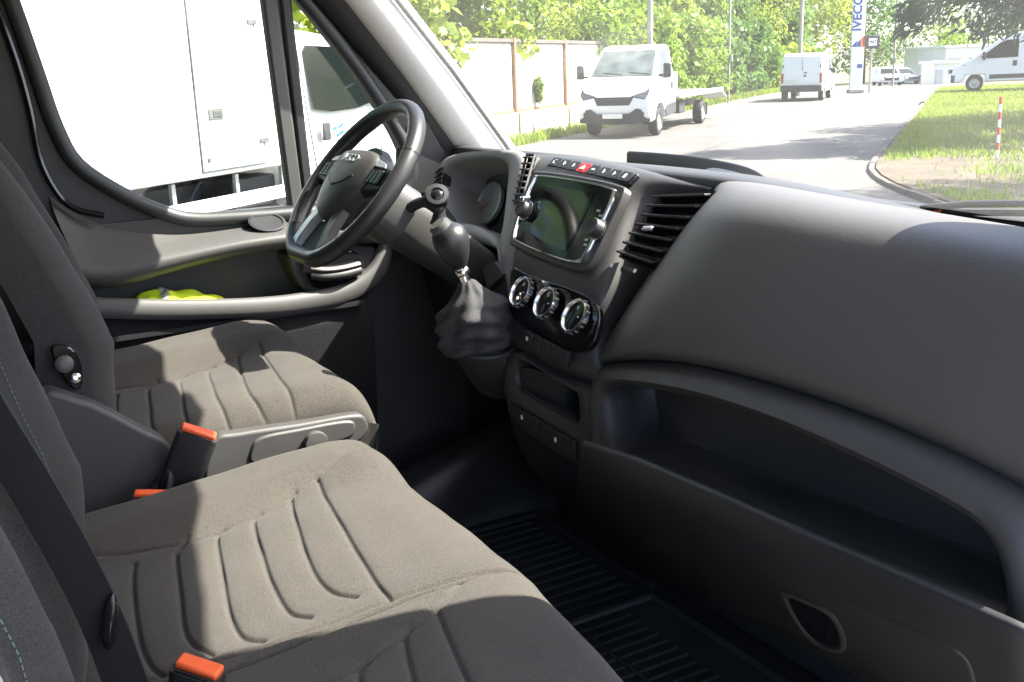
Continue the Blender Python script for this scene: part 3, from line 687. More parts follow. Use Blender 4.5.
# ================================================================== SIGNS, POLES, BUILDING
M['signwhite'] = mat('sign_white', (.78, .79, .80), .35, var=.02)
M['signblue'] = mat('sign_blue', (.02, .06, .30), .4)
M['signorange'] = mat('sign_orange', (.75, .25, .02), .4)
M['polegrey'] = mat('pole_concrete', (.33, .31, .28), .85, var=.15, vscale=3, bump=.3, bscale=40, bdist=.01)
pd = 53.0
pb = P(855, 98, d=pd); pgz = gz(AB(pb)[0])
ex = (RT - V((0, 0, RT.z))).normalized(); ey = V((0, 0, 1)).cross(ex)   # facing the camera
pwid = 12.5 * pd / FPX
py = thing('pylon_sign', 'tall white pylon sign reading IVECO with coloured stripes', 'sign', V((pb.x, pb.y, pgz)))
pbase = ORG[py]; ztop = 7.6
box('pylon_panel', pbase + V((0, 0, ztop / 2 + .0)), (pwid, .16, ztop), M['signwhite'], py, (ex, ey, V((0, 0, 1))), bevel=.02)
box('pylon_plinth', pbase + V((0, 0, .1)), (pwid + .15, .4, .16), M['polegrey'], py, (ex, ey, V((0, 0, 1))), bevel=.02)
fr = pbase - ey * .09
def pz(v): return P(855, v, d=pd).z - 0
tz = pz(14)
text('pylon_lettering', 'IVECO', V((fr.x, fr.y, tz)) - ex * .08, (0, 0, 1), -ex, pwid * .95, M['signblue'], py, ext=.01, bold=.025)
zs, ze = pz(36), pz(47)
for (x0, x1, mm) in ((-.5, -.10, 'signblue'), (-.06, .18, 'signblue'), (.20, .34, 'signorange'), (.36, .5, 'red')):
    hl = zs - ze
    l0 = .45 if x0 < -.2 else 1.0
    f_ = lambda xx: ze + hl * (max(0, (xx + .5)) / .42 * .55 if x0 < -.2 else .35 + .65 * (xx + .06) / .56)
    prism('stripe', [fr + ex * (x0 * pwid) + V((0, 0, ze - pgz)), fr + ex * (x1 * pwid) + V((0, 0, ze - pgz)), fr + ex * (x1 * pwid) + V((0, 0, f_(x1) - pgz)), fr + ex * (x0 * pwid) + V((0, 0, f_(x0) + .02 - pgz))], -ey * .01, M[mm], py, smooth=False)
box('lower_caption', fr + V((0, 0, pz(66) - pgz)) + ex * (.2 * pwid), (.25, .01, .18), M['signblue'], py, (ex, ey, V((0, 0, 1))), bevel=0)
sg = P(872.5, 42, d=pd - .4)
sgn = thing('square_sign', 'square dark framed FIAT sign beside the pylon', 'sign', V((sg.x, sg.y, gz(48))))
ax3 = (ex, ey, V((0, 0, 1))); wd = 13.5 * pd / FPX
box('sign_frame', sg, (wd, .14, wd * .95), M['bumper'], sgn, ax3, bevel=.02)
box('sign_plate', sg - ey * .075, (wd * .60, .02, wd * .52), M['signwhite'], sgn, ax3, bevel=.01)
text('sign_lettering', 'FIAT', sg - ey * .09, ex, (0, 0, 1), wd * .27, M['seam'], sgn, ext=.006, bold=.02)
tube('sign_post', [V((sg.x, sg.y, gz(48) - .1)) + ey * .1, V((sg.x, sg.y, sg.z + .2)) + ey * .1], .05, M['polegrey'], sgn, n=8)
def pole(u, d, r, label, lamp=False):
    p = P(u, 60, d=d); g = gz(AB(p)[0])
    t = thing('utility_pole', label, 'pole', V((p.x, p.y, g)), 0, 'poles along the road')
    tube('shaft', [V((p.x, p.y, g - .2)), V((p.x, p.y, g + 4)), V((p.x, p.y, g + 9))], r, M['polegrey'], t, n=10)
    box('crossarm', V((p.x, p.y, g + 8.4)), (1.2, .09, .1), M['post'], t, (RD, NL, V((0, 0, 1))))
    box('junction_box', V((p.x, p.y, g + 1.9)) - NL * (r + .05), (.18, .1, .3), M['silver'], t, (RD, NL, V((0, 0, 1))))
    return t
pole(650, 32.5, .09, 'grey concrete utility pole right behind the flatbed truck')
pole(729, 46, .05, 'thin dark pole standing in the hedge left of the small van')
pole(800, 51, .10, 'grey utility pole right behind the small white van')
pole(894, 78, .08, 'distant thin pole between the pylon sign and the spruce')
# striped marker pole on the verge
mp = P(997, 158, z=.1); mt_ = P(1001, 97, d=(mp - CAM).dot(FW))
sp_ = thing('marker_pole', 'thin red and white striped marker pole standing in the grass', 'pole', mp)
M['redpaint'] = mat('red_paint', (.5, .03, .025), .5)
for k in range(8):
    p0, p1 = mp.lerp(mt_, k / 8), mp.lerp(mt_, (k + 1) / 8)
    tube('band', [p0, p1], .024, M['redpaint'] if k % 2 else M['signwhite'], sp_, n=10)
# white buildings at the right
def building(label, u0, u1, vt, d, depth, name='warehouse', bays=4):
    p0, p1 = P(u0, vt, d=d), P(u1, vt, d=d); e = (p1 - p0); e.z = 0; W_ = e.length; e.normalize(); n_ = V((0, 0, 1)).cross(e)
    g = gz(AB(p0)[0]) - .1; H = p0.z - g; base = V(((p0.x + p1.x) / 2, (p0.y + p1.y) / 2, g))
    t = thing(name, label, 'building', base); ax = (e, n_, V((0, 0, 1)))
    box('wall', base + n_ * (depth / 2) + V((0, 0, H / 2)), (W_, depth, H), M['paint'], t, ax, bevel=.03)
    box('roof', base + n_ * (depth / 2) + V((0, 0, H + .1)), (W_ + .4, depth + .4, .22), M['paint'], t, ax, bevel=.03)
    for k in range(bays):
        x = -W_ / 2 + W_ * (k + .5) / bays
        if k % 2 == 0:
            dd = box('gate', base + e * x - n_ * .03 + V((0, 0, min(1.4, H * .36))), (W_ / bays * .6, .06, min(2.8, H * .72)), M['bed'], t, ax, bevel=.01)
            for q in range(4): box('gate_rib', base + e * x - n_ * .07 + V((0, 0, .35 + q * min(2.8, H * .72) / 4.4)), (W_ / bays * .58, .03, .05), M['rim'], dd, ax, bevel=.005)
        else:
            wn = box('window', base + e * x - n_ * .03 + V((0, 0, H * .62)), (W_ / bays * .5, .06, H * .2), M['silver'], t, ax, bevel=.01)
            box('pane', base + e * x - n_ * .065 + V((0, 0, H * .62)), (W_ / bays * .44, .02, H * .16), M['autoglass'], wn, ax, bevel=0)
    return t
building('white warehouse at the far right of the road behind the panel van', 946, 1060, 48, 92, 10, bays=6)
building('low white site cabin in front of the far warehouse', 934, 958, 64, 84, 2.6, 'site_cabin', bays=2)
# ================================================================== THE VAN : cab shell
van = thing('van_cab', 'white van cab seen from inside with windshield and light roof pillar', 'van', (0, .5, 0))
def lin(a, b, t): return a + (b - a) * t
yb_ = lambda x: 1.50 - .10 * (x / .87) ** 2          # windshield base
yt_ = lambda x: 1.045 - .14 * (x / .77) ** 2         # windshield header
XB, XT, ZB, ZT = .885, .775, 1.565, 2.15
def wpt(s, t, bow=0):
    xb, xt = s * XB, s * XT
    a = V((xb, yb_(xb), ZB)); b = V((xt, yt_(xt), ZT))
    return a.lerp(b, t) + V((0, .5, .45)) * (bow + .035 * math.sin(math.pi * t) * (1 - s * s))
wrows = [[wpt(s, t, .012) for s in np.linspace(-1, 1, 17)] for t in np.linspace(0, 1, 9)]
grid('windshield', wrows, M['wind'], van)
edge = [wpt(-1, t, .008) for t in np.linspace(-.05, 1, 12)]
def pillar(sg_):
    """inner trim of the front pillar: off white strip + dark door side strip"""
    A = [P(503, 152, x=-.868), P(448, 76, x=-.832), P(388, 0, x=-.80)]
    B = [P(460, 152, x=-.885), P(405, 76, x=-.855), P(346, 0, x=-.825)]
    C = [P(436, 152, x=-.90), P(380, 76, x=-.875), P(317, 0, x=-.85)]
    def ext(L):
        d = L[2] - L[1]; k = (2.2 - L[2].z) / d.z; d0 = L[0] - L[1]
        return [L[0] + d0 * .35] + L + [L[2] + d * k]
    A, B, C = ext(A), ext(B), ext(C)
    mir = lambda p: V((-p.x * sg_ * -1 if sg_ < 0 else -p.x, p.y, p.z))
    mx = (lambda p: p) if sg_ < 0 else (lambda p: V((-p.x, p.y, p.z)))
    si = 1 if sg_ < 0 else -1
    rows = []
    for a, b in zip(A, B):
        a, b = mx(a), mx(b); o_ = V((-.05 * si, .05, .03))
        rows.append([a + o_, a + V((-.002 * si, .006, .004)), a.lerp(b, .12) + V((.012 * si, -.004, 0)), a.lerp(b, .5) + V((.022 * si, -.01, 0)), a.lerp(b, .88) + V((.012 * si, -.008, 0)), b + V((-.002 * si, -.004, 0)), b + V((-.06 * si, 0, 0))])
    grid('pillar_trim', rows, M['lt'], van, cu=True, caps=True, ang=60)
    sweep('windshield_seal', [mx(a) + V((.004 * si, .012, .010)) for a in A], circ(.0065, 8), M['dark'], van, up=(1, 0, 0))
    rows = []
    for b, c in zip(B, C):
        b, c = mx(b), mx(c)
        rows.append([b + V((-.05 * si, .004, 0)), b + V((.0, -.003, 0)), b.lerp(c, .5) + V((.008 * si, -.004, 0)), c + V((0, -.003, 0)), c + V((-.05 * si, 0, 0))])
    grid('pillar_seal', rows, M['dark'], van, cu=True, caps=True, ang=60)
    # outer painted pillar; unseen right one widened to shade the outer seat
    rows = []
    for a, c in zip(A, C):
        a, c = mx(a), mx(c); o_ = V((-.055 * si, .03, .02))
        wx = .10 if sg_ < 0 else .24
        rows.append([a + V((-.056 * si, .03, .02)), c + V((-.055 * si, .0, 0)), c + V((-wx * si, .02, 0)), a + V((-wx * si, .03, .02))])
    grid('pillar_outer', rows, M['paint'], van, cu=True, caps=True, ang=60)
pillar(-1); pillar(1)
# roof, header, floor, bulkhead
rr = []
for y_, z_ in [(None, 2.14), (None, 2.20), (.6, 2.26), (.0, 2.30), (-.6, 2.30)]:
    rr.append([V((x_, (yt_(x_) + (.02 if z_ == 2.14 else -.06)) if y_ is None else y_, z_ - .10 * abs(x_ / .95) ** 4)) for x_ in np.linspace(-.95, .95, 13)])
grid('headliner', rr, M['lt'], van, solid=.03)
grid('roof', [[p + V((0, .02 if i == 0 else 0, .05)) for p in r] for i, r in enumerate(rr)], M['paint'], van, solid=.004)
for s in (-1, 1):
    box('roof_rail', V((s * .93, .2, 2.20)), (.12, 1.55, .14), M['paint'], van, bevel=.03)
    box('rear_pillar', V((s * .93, -.28, 1.5)), (.10, .46, 1.5), M['dark'], van, bevel=.03)
    box('rear_pillar_trim', V((s * .865, -.20, 1.6)), (.03, .36, 1.2), M['partition'], van, bevel=.01)
    box('door_sill', V((s * .95, .5, .60)), (.10, 1.6, .32), M['paint'], van, bevel=.03)
    box('sill_trim', V((s * .885, .5, .75)), (.03, 1.6, .06), M['dark'], van, bevel=.008)
    box('sill_cap', V((s * .95, .5, .772)), (.11, 1.6, .02), M['dark'], van, bevel=.005)
    box('front_wing', V((s * .96, 1.75, .95)), (.10, .85, .95), M['paint'], van, bevel=.04)
    box('footwell_side', V((s * .90, 1.42, 1.15)), (.06, .35, .85), M['dark'], van, bevel=.01)
box('floor', V((0, .45, .715)), (1.86, 2.2, .03), M['carpet'], van, bevel=0)
box('bulkhead', V((0, -.55, 1.5)), (1.86, .04, 1.6), M['partition'], van, bevel=0)
box('firewall', V((0, 1.56, 1.13)), (1.86, .04, .85), M['carpet'], van, bevel=0)
box('cowl', V((0, 1.60, 1.53)), (1.78, .16, .03), M['dark'], van, bevel=.01)
prism('bonnet', [V((-.9, 1.66, 1.50)), V((.9, 1.66, 1.50)), V((.8, 2.35, 1.18)), V((-.8, 2.35, 1.18))], V((0, 0, -.04)), M['paint'], van, bevel=.02)
# toe board & engine tunnel in the dark footwell
grid('toe_board', [[V((x_, 1.30, .735)) for x_ in (-.86, .86)], [V((x_, 1.42, .85)) for x_ in (-.86, .86)], [V((x_, 1.50, 1.2)) for x_ in (-.86, .86)]], M['carpet'], van, solid=.01)
tp = [P(400, 440, z=.86), P(430, 405, z=.92), P(455, 385, z=.98), P(475, 372, z=1.02)]
hump = []
for i, y_ in enumerate(np.linspace(.78, 1.45, 8)):
    h_ = lin(.07, .26, i / 7)
    hump.append([V((-.86 + .36 * s_, y_, .735 + h_ * max(0, math.sin(math.pi * s_)) ** .85)) for s_ in np.linspace(0, 1, 13)])
grid('engine_tunnel', hump, M['vinyl'], van, solid=.004)
# ---- passenger door standing open (shades the outer seat)
pdoor = thing('open_passenger_door', 'open passenger door of the van cab swung out to the front', 'door', (.98, 1.32, .6))
hx = V((.98, 1.32, 0)); dv = V((math.sin(R(68)), math.cos(R(68)) * .9, 0)).normalized(); dn = V((dv.y, -dv.x, 0))
def dq(s, z): return hx + dv * s + V((0, 0, z))
prism('door_skin', [dq(0, .55), dq(1.1, .55), dq(1.1, 1.42), dq(0, 1.52)], dn * .06, M['paint'], pdoor, bevel=.02)
prism('door_glass', [dq(.08, 1.5), dq(1.08, 1.42), dq(1.02, 2.1), dq(.5, 2.1)], dn * .004, M['glass'], pdoor, bevel=0)
sweep('window_frame', [dq(0.02, 1.50) + dn * .03, dq(.5, 2.12) + dn * .03, dq(1.02, 2.14) + dn * .03, dq(1.10, 1.42) + dn * .03], [(-.03, -.03), (.03, -.03), (.03, .03), (-.03, .03)], M['dark'], pdoor, up=dn)
# ================================================================== DRIVER DOOR
dd_ = thing('driver_door', 'driver door with dark window frame and grey armrest trim', 'door', (-.9, .7, .75))
wo = [(.235, 2.10), (.262, 1.985), (.292, 1.83), (.312, 1.73), (.345, 1.65), (.43, 1.578), (.51, 1.532), (.575, 1.51), (.70, 1.503), (.83, 1.50), (1.00, 1.50), (1.10, 1.53), (1.12, 1.62), (1.0, 1.83), (.82, 2.06), (.78, 2.10)]
wo = [tuple(p) for p in [(q.x, q.y) for q in [V((a, b, 0)) for a, b in wo]]]
inner = cat([V((-.885, a, b)) for a, b in wo], 4, True)
cen = V((-.885, .68, 1.75))
def outr(p):
    y, z = p.y, p.z
    d = V((0, y - cen.y, z - cen.z)); k = 9
    if abs(d.y) > 1e-6: k = min(k, ((1.34 if d.y > 0 else .10) - cen.y) / d.y)
    if abs(d.z) > 1e-6: k = min(k, ((2.16 if d.z > 0 else 1.30) - cen.z) / d.z)
    q_ = d.y + .875 * d.z
    if q_ > 1e-6: k = min(k, (2.665 - cen.y - .875 * cen.z) / q_)
    return V((p.x, cen.y + d.y * k, cen.z + d.z * k))
rows = [[p + V((-.06, 0, 0)) for p in inner], inner, [p.lerp(outr(p), .45) + V((.006, 0, 0)) for p in inner], [outr(p) + V((-.004, 0, 0)) for p in inner], [outr(p) + V((-.07, 0, 0)) for p in inner]]
grid('door_frame', rows, M['dark'], dd_, cu=True, cv=True, ang=50)
sweep('window_seal', [p + V((.012, (p.y - cen.y) * .0, 0)) for p in inner], circ(.017, 10, 1.0), M['rubber'], dd_, up=(1, 0, 0), closed=True)
prism('window_glass', [V((-.925, cen.y + (p.y - cen.y) * 1.02, cen.z + (p.z - cen.z) * 1.02)) for p in inner[::2]], V((-.004, 0, 0)), M['glass'], dd_, smooth=False)
# shiny ridge of the rear upper trim
rp_ = cat([P(-6, 0, x=-.868), P(16, 60, x=-.868), P(30, 110, x=-.866), P(42, 165, x=-.862), P(68, 205, x=-.855), P(104, 216, x=-.845)], 5)
sweep('trim_ridge', rp_, circ(.007, 8), M['gloss'], dd_, up=(1, 0, 0))
# window divider post
def bar2(name, u0, u1, w0, m, x, th):
    p0, p1 = P(u0[0], u0[1], x=x), P(u1[0], u1[1], x=x); d = p1 - p0; p1b = p0 + d * ((2.11 - p0.z) / d.z)
    sweep(name, [p0, p1b], [(-w0, -th), (w0, -th), (w0 * .8, th), (-w0 * .8, th)], m, dd_, up=(1, 0, 0), bevel=.006)
bar2('divider_post', (296, 207), (269, 0), .021, M['trim'], -.885, .012)
bar2('divider_seal', (308, 207), (284, 0), .016, M['dark'], -.890, .016)
# mirror corner trim (dark triangle ahead of the quarter window)
prism('corner_trim', [P(396, 214, x=-.872), P(398, 150, x=-.872), P(420, 108, x=-.872), P(444, 150, x=-.872), P(455, 214, x=-.872)], V((-.02, 0, 0)), M['dark'], dd_, bevel=.006)
# upper ledge / armrest surface
def row(pts, x): return [P(u, v, x=x) for u, v in pts]
led = [row([(48, 190), (78, 213), (120, 226), (188, 231), (240, 224), (300, 219), (350, 212), (400, 205), (440, 200)], -.90),
       row([(50, 200), (80, 222), (120, 234), (185, 237), (240, 227), (300, 221), (350, 214), (400, 207), (440, 202)], -.862),
       row([(60, 228), (90, 240), (130, 247), (180, 244), (240, 230), (300, 224), (350, 217), (400, 209), (440, 204)], -.835),
       row([(75, 258), (100, 262), (140, 258), (190, 249), (240, 238), (300, 230), (350, 224), (400, 216), (440, 212)], -.780),
       row([(80, 268), (104, 272), (145, 265), (192, 254), (240, 243), (300, 235), (350, 230), (400, 224), (440, 222)], -.766),
       row([(84, 284), (110, 287), (148, 277), (195, 264), (242, 253), (300, 246), (345, 243), (400, 240), (440, 240)], -.772),
       row([(86, 288), (112, 291), (150, 280), (197, 266), (244, 255), (302, 248), (346, 245), (400, 244), (440, 245)], -.80),
       row([(86, 286), (112, 288), (150, 276), (197, 262), (244, 251), (302, 244), (346, 242), (400, 241), (440, 242)], -.872)]
grid('armrest_trim', led, M['trim'], dd_, sub=2)
# cup holder in the ledge
ch = P(267, 221, x=-.832)
lathe('cup_holder', ch + V((.0, 0, -.002)), V((.45, 0, 1)), [(.040, -.004), (.043, .001), (.037, .002), (.035, -.001), (.02, -.0015)], M['dark'], dd_, n=28)
# lower door: pocket back, lower carpeted panel, rim, pull handle
prism('pocket_back', [V((-.872, .12, .78)), V((-.872, 1.33, .78)), V((-.872, 1.33, 1.52)), V((-.872, .12, 1.52))], V((-.03, 0, 0)), M['dash'], dd_, bevel=0)
rim = cat([P(60, 306, x=-.775), P(118, 308, x=-.772), P(180, 309, x=-.768), P(250, 307, x=-.766), P(300, 302, x=-.768), P(345, 292, x=-.775), P(372, 275, x=-.785), P(384, 253, x=-.80), P(384, 236, x=-.815)], 5)
sweep('pocket_rim', rim, [(-.012, -.022), (.010, -.022), (.016, -.010), (.012, .016), (.002, .022), (-.012, .018)], M['trim'], dd_, up=(0, 0, 1), ang=60)
lowr = [p + V((-.004, 0, -.022)) for p in rim[:31]]
grid('lower_panel', [lowr, [p + V((.0, 0, -.05)) for p in lowr], [V((-.80, p.y, 1.10)) for p in lowr], [V((-.83, p.y, .78)) for p in lowr]], M['carpet'], dd_, solid=.006)
zf = 1.29
prism('pocket_floor', [V((-.875, .15, zf)), V((-.765, .15, zf)), V((-.765, .93, zf)), V((-.875, .93, zf))], V((0, 0, -.01)), M['dark'], dd_, bevel=0)
# front bulge of the pocket carrying the pull handle
bl_ = [P(292, 246, x=-.80), P(300, 285, x=-.785), P(322, 296, x=-.78), P(352, 288, x=-.785), P(370, 268, x=-.80), P(374, 244, x=-.81)]
prism('handle_housing', cat(bl_, 3, True), V((-.07, 0, 0)), M['dash'], dd_, bevel=.008)
prism('handle_recess', cat([P(304, 252, x=-.778), P(308, 282, x=-.774), P(330, 290, x=-.772), P(354, 281, x=-.774), P(364, 262, x=-.784), P(350, 250, x=-.786)], 3, True), V((-.012, 0, 0)), M['gloss'], dd_, bevel=.004)
hl_ = cat([P(311, 268, x=-.764), P(325, 270, x=-.755), P(343, 268, x=-.755), P(359, 264, x=-.768)], 5)
sweep('door_handle', hl_, circ(.0085, 10, .8), M['grey'], dd_)
sweep('handle_back', [p + V((-.004, 0, -.016)) for p in hl_], circ(.013, 10, .9), M['dark'], dd_)
# hi-vis vest stuffed in the pocket
y0v, y1v = P(128, 300, x=-.80).y, P(236, 300, x=-.80).y
vest = thing('hi_vis_vest', 'folded yellow hi-vis vest lying in the door pocket', 'vest', (-.82, (y0v + y1v) / 2, zf))
rows = []
for i in range(15):
    t = i / 14; r_ = []
    for j in range(11):
        q = j / 10; en = math.sin(math.pi * min(1, max(0, t))) ** .35 * math.sin(math.pi * (0.04 + .92 * q)) ** .4
        r_.append(V((lin(-.868, -.785, q), lin(y0v, y1v, t) + .012 * mn.noise(V((q * 3, t * 5, 1))), zf + .004 + en * (lin(P(135, 286, x=-.83).z, P(230, 294, x=-.83).z, t) - zf + .022 * mn.noise(V((t * 9, q * 6, 7)))))))
    rows.append(r_)
grid('cloth_fold', rows, M['vest'], vest, sub=2, solid=.002)
rows2 = []
for i in range(4, 8):
    rows2.append([p + V((0, 0, .003)) for p in rows[i][1:-1]])
grid('reflective_band', rows2[:2], M['reflect'], vest, sub=2)
# ================================================================== DASHBOARD
dash = thing('dashboard', 'dark grey dashboard with centre screen, air vents, dials and storage tray', 'dashboard', (0, 1.2, .75))
def px3(rows): return [[P(u, v, y=y) for u, v, y in r] for r in rows]
# --- top surface, from the windshield base back to the crest
tx = np.linspace(-.88, .93, 25)
def crest(x):   # rear crest line of the top sheet (y, z)
    if x < -.34: return 1.245, 1.634
    t = min(1, max(0, (x + .30) / .25)); t2 = min(1, max(0, (x - .25) / .3))
    return lin(1.16, 1.15, t) + .06 * t2 - .10 * max(0, (x - .5)) , lin(1.635, 1.640, t) - .035 * t2
trow = []
for k, (f_, dz) in enumerate([(0, -.10), (0, -.015), (.0, 0), (.35, .012), (.75, .004), (.93, -.012), (1.0, -.03)]):
    r_ = []
    for x in tx:
        yc, zc = crest(x); yf = yb_(x) - .035; zf_ = 1.588 - .028 * min(1, max(0, (x - .15) / .5)); zc -= .012 * min(1, max(0, (x - .35) / .4))
        r_.append(V((x, lin(yc, yf, f_) if k > 0 else yc + .02, lin(zc, zf_, f_) + dz)))
    trow.append(r_)
grid('dash_top', trow, M['dash'], dash, sub=1)
# dark lip of the tray on top of the dash
lip = cat([P(630, 150, y=1.41), P(662, 152, y=1.41), P(700, 156, y=1.40), P(738, 163, y=1.37), P(758, 170, y=1.33), P(768, 178, y=1.28)], 5)
sweep('top_tray_lip', lip, [(-.004, -.04), (.010, -.04), (.009, -.006), (.003, -.002), (-.004, -.006)], M['dark'], dash, ang=60)
# --- fascia of the centre stack (tilted), px rows
NF, CF = V((.0, 1, -.6)), 1.0 - .6 * 1.49           # y - .6 z = c
def F(u, v, off=0): return PP(u, v, NF, CF - off * 1.166)
NFu = -NF.normalized()                   # out of the fascia towards the cab
fe1 = (V((1, 0, 0)) - NFu * NFu.x).normalized(); fe2 = NFu.cross(fe1)
if fe2.z < 0: fe2 = -fe2
fas = [[P(534, 158, y=1.24), P(560, 160, y=1.24), P(600, 164, y=1.24), P(640, 171, y=1.24), P(690, 182, y=1.22), P(715, 188, y=1.20)],
       [P(534, 152, y=1.15), P(560, 152, y=1.15), P(600, 157, y=1.15), P(640, 165, y=1.15), P(690, 180, y=1.14), P(712, 186, y=1.13)],
       [P(535, 160, y=1.112), P(560, 162, y=1.112), P(600, 168, y=1.112), P(636, 177, y=1.112), P(684, 190, y=1.13), P(706, 197, y=1.16)],
       [P(534, 172, y=1.09), P(556, 175, y=1.09), P(596, 181, y=1.09), P(632, 188, y=1.09), P(664, 203, y=1.14), P(696, 215, y=1.16)],
       [F(524, 205), F(545, 212), F(590, 222), F(620, 228), P(640, 236, y=1.10), P(668, 245, y=1.15)],
       [F(514, 250), F(540, 262), F(570, 275), F(596, 284), P(622, 282, y=1.02), P(640, 288, y=1.08)],
       [F(512, 272), F(538, 285), F(566, 296), F(592, 306), P(612, 308, y=1.0), P(628, 314, y=1.06)],
       [P(512, 320, y=.955), P(535, 332, y=.955), P(556, 341, y=.955), P(580, 350, y=.955), P(600, 352, y=.975), P(612, 352, y=1.03)],
       [P(512, 348, y=.95), P(534, 361, y=.95), P(552, 370, y=.95), P(574, 379, y=.95), P(600, 384, y=.955), P(612, 386, y=.96)],
       [P(513, 352, y=.99), P(534, 365, y=.99), P(552, 374, y=.99), P(574, 383, y=.99), P(600, 388, y=.99), P(612, 390, y=.99)]]
grid('centre_fascia', fas, M['dash'], dash, sub=2)
# left side wall of the centre stack
side = [r[0] for r in fas[3:]]
grid('stack_side', [side, [V((p.x - .004, p.y + .02, p.z)) for p in side], [V((p.x - .01, p.y + .22, p.z)) for p in side]], M['dash'], dash, sub=1)
def pt_on(u, v, y, o=0): return P(u, v, y=y - o)
# --- button strip under the windshield: eight keys, the red hazard key in the middle
bs0, bs1 = P(551, 161, y=1.114), P(631, 177.5, y=1.104)
be1 = (bs1 - bs0).normalized(); bnr = V((0, -.62, .78)); bnr = (bnr - be1 * bnr.dot(be1)).normalized(); be2 = bnr.cross(be1)
bL = (bs1 - bs0).length; bax = (be1, be2, bnr); bc = (bs0 + bs1) / 2 - bnr * .007
strip = box('button_strip', bc, (bL + .012, .028, .012), M['gloss'], dash, bax, bevel=.004)
for k in range(8):
    c = bs0 + be1 * (bL * (k + .5) / 8) - bnr * .0015
    kb = box('button', c, (bL / 8 - .0015, .023, .005), M['red'] if k == 3 else M['dark'], strip, bax, bevel=.0015)
    cc = c + bnr * .0032
    if k == 3: mk('warning_triangle', [cc + be2 * .006, cc - be2 * .005 + be1 * .007, cc - be2 * .005 - be1 * .007], [(0, 1, 2)], M['white'], kb, smooth=False, solid=.0006)
    elif k in (4, 7): box('symbol', cc, (.009 if k == 4 else .006, .004 if k == 4 else .010, .0008), M['white'], kb, bax, bevel=0)
    elif k == 0: tube('symbol', [cc + be1 * (.004 * math.cos(t)) + be2 * (.005 * math.sin(t)) for t in np.linspace(.9, 5.4, 9)], .0008, M['white'], kb, n=6)
    else:
        tube('symbol', [cc + be2 * .005 - be1 * .001, cc + be1 * .002 * (k % 2) - be2 * .004], .0008, M['white'], kb, n=6); box('symbol_bar', cc + be1 * .002, (.006, .0016, .0008), M['white'], kb, bax, bevel=0)
# --- display pod: frame, screen, knobs
pod = [F(545, 178), F(582, 183), F(616, 191), F(620, 198), F(607, 228), F(592, 258), F(583, 266), F(560, 261), F(524, 246), F(519, 238), F(528, 208), F(538, 183)]
podl = cat(pod, 4, True); pc = sum(podl, V((0, 0, 0))) / len(podl)
def ring(name, loop, k, h, m, par, n=NFu, c=None, inn=.0):
    c = c or sum(loop, V((0, 0, 0))) / len(loop)
    rows = [[p + n * -.004 for p in loop], [p + n * h * .7 for p in loop], [c + (p - c) * (1 - k * .3) + n * h for p in loop], [c + (p - c) * (1 - k * .8) + n * h for p in loop], [c + (p - c) * (1 - k) + n * (h * .5) for p in loop], [c + (p - c) * (1 - k) + n * -.004 for p in loop]]
    return grid(name, rows, m, par, cu=True, cv=True, ang=50)
big = [pc + (p - pc) * 1.13 for p in podl]
disp = prism('display_pod', [p - NFu * .01 for p in big], NFu * .020, M['dash'], dash, bevel=.007, seg=3)
up_ = [p + NFu * .0095 for p in podl]
ring('display_bezel', up_, .055, .006, M['chrome'], disp)
inl = [pc + (p - pc) * .95 + NFu * .0105 for p in podl]
prism('display_glass', inl, NFu * .0015, M['gloss'], disp, smooth=False)
scr = [F(552, 188), F(600, 197), F(585, 229), F(572, 254), F(534, 240), F(542, 212)]
prism('screen', [p + NFu * .0122 for p in scr], NFu * .0012, M['screen'], disp, smooth=False)
M['lcd'] = mat('lcd_panel', (.012, .016, .006), .07, spec=.8)
scr2 = [F(558, 192), F(597, 199), F(584, 229), F(573, 250), F(549, 242), F(556, 215)]
prism('screen_panel', [p + NFu * .0136 for p in scr2], NFu * .0006, M['lcd'], disp, smooth=False)
for (u, v) in ((527.5, 211.5), (599.5, 230.5)):
    kc = F(u, v, .012)
    kn = lathe('knob', kc, NFu, [(.0175, 0), (.018, .004), (.0165, .006), (.0160, .017), (.0140, .0195), (.006, .0185)], M['dark'], disp, n=28)
    lathe('knob_ring', kc, NFu, [(.0190, .001), (.0195, .003), (.0180, .0045)], M['chrome'], kn, n=28, caps=False, solid=.0008)
for k, (u, v) in enumerate(((604, 214), (606, 219), (592, 243), (591, 248))): box('small_key', F(u, v) + NFu * .0132, (.010, .004, .001), M['silver'], disp, (fe1, fe2, NFu), bevel=0)
text('display_marking', 'IVECO', F(551, 256.5) + NFu * .0165 , (F(560, 260) - F(540, 252)), fe2, .008, M['gloss'], disp, ext=.0006)
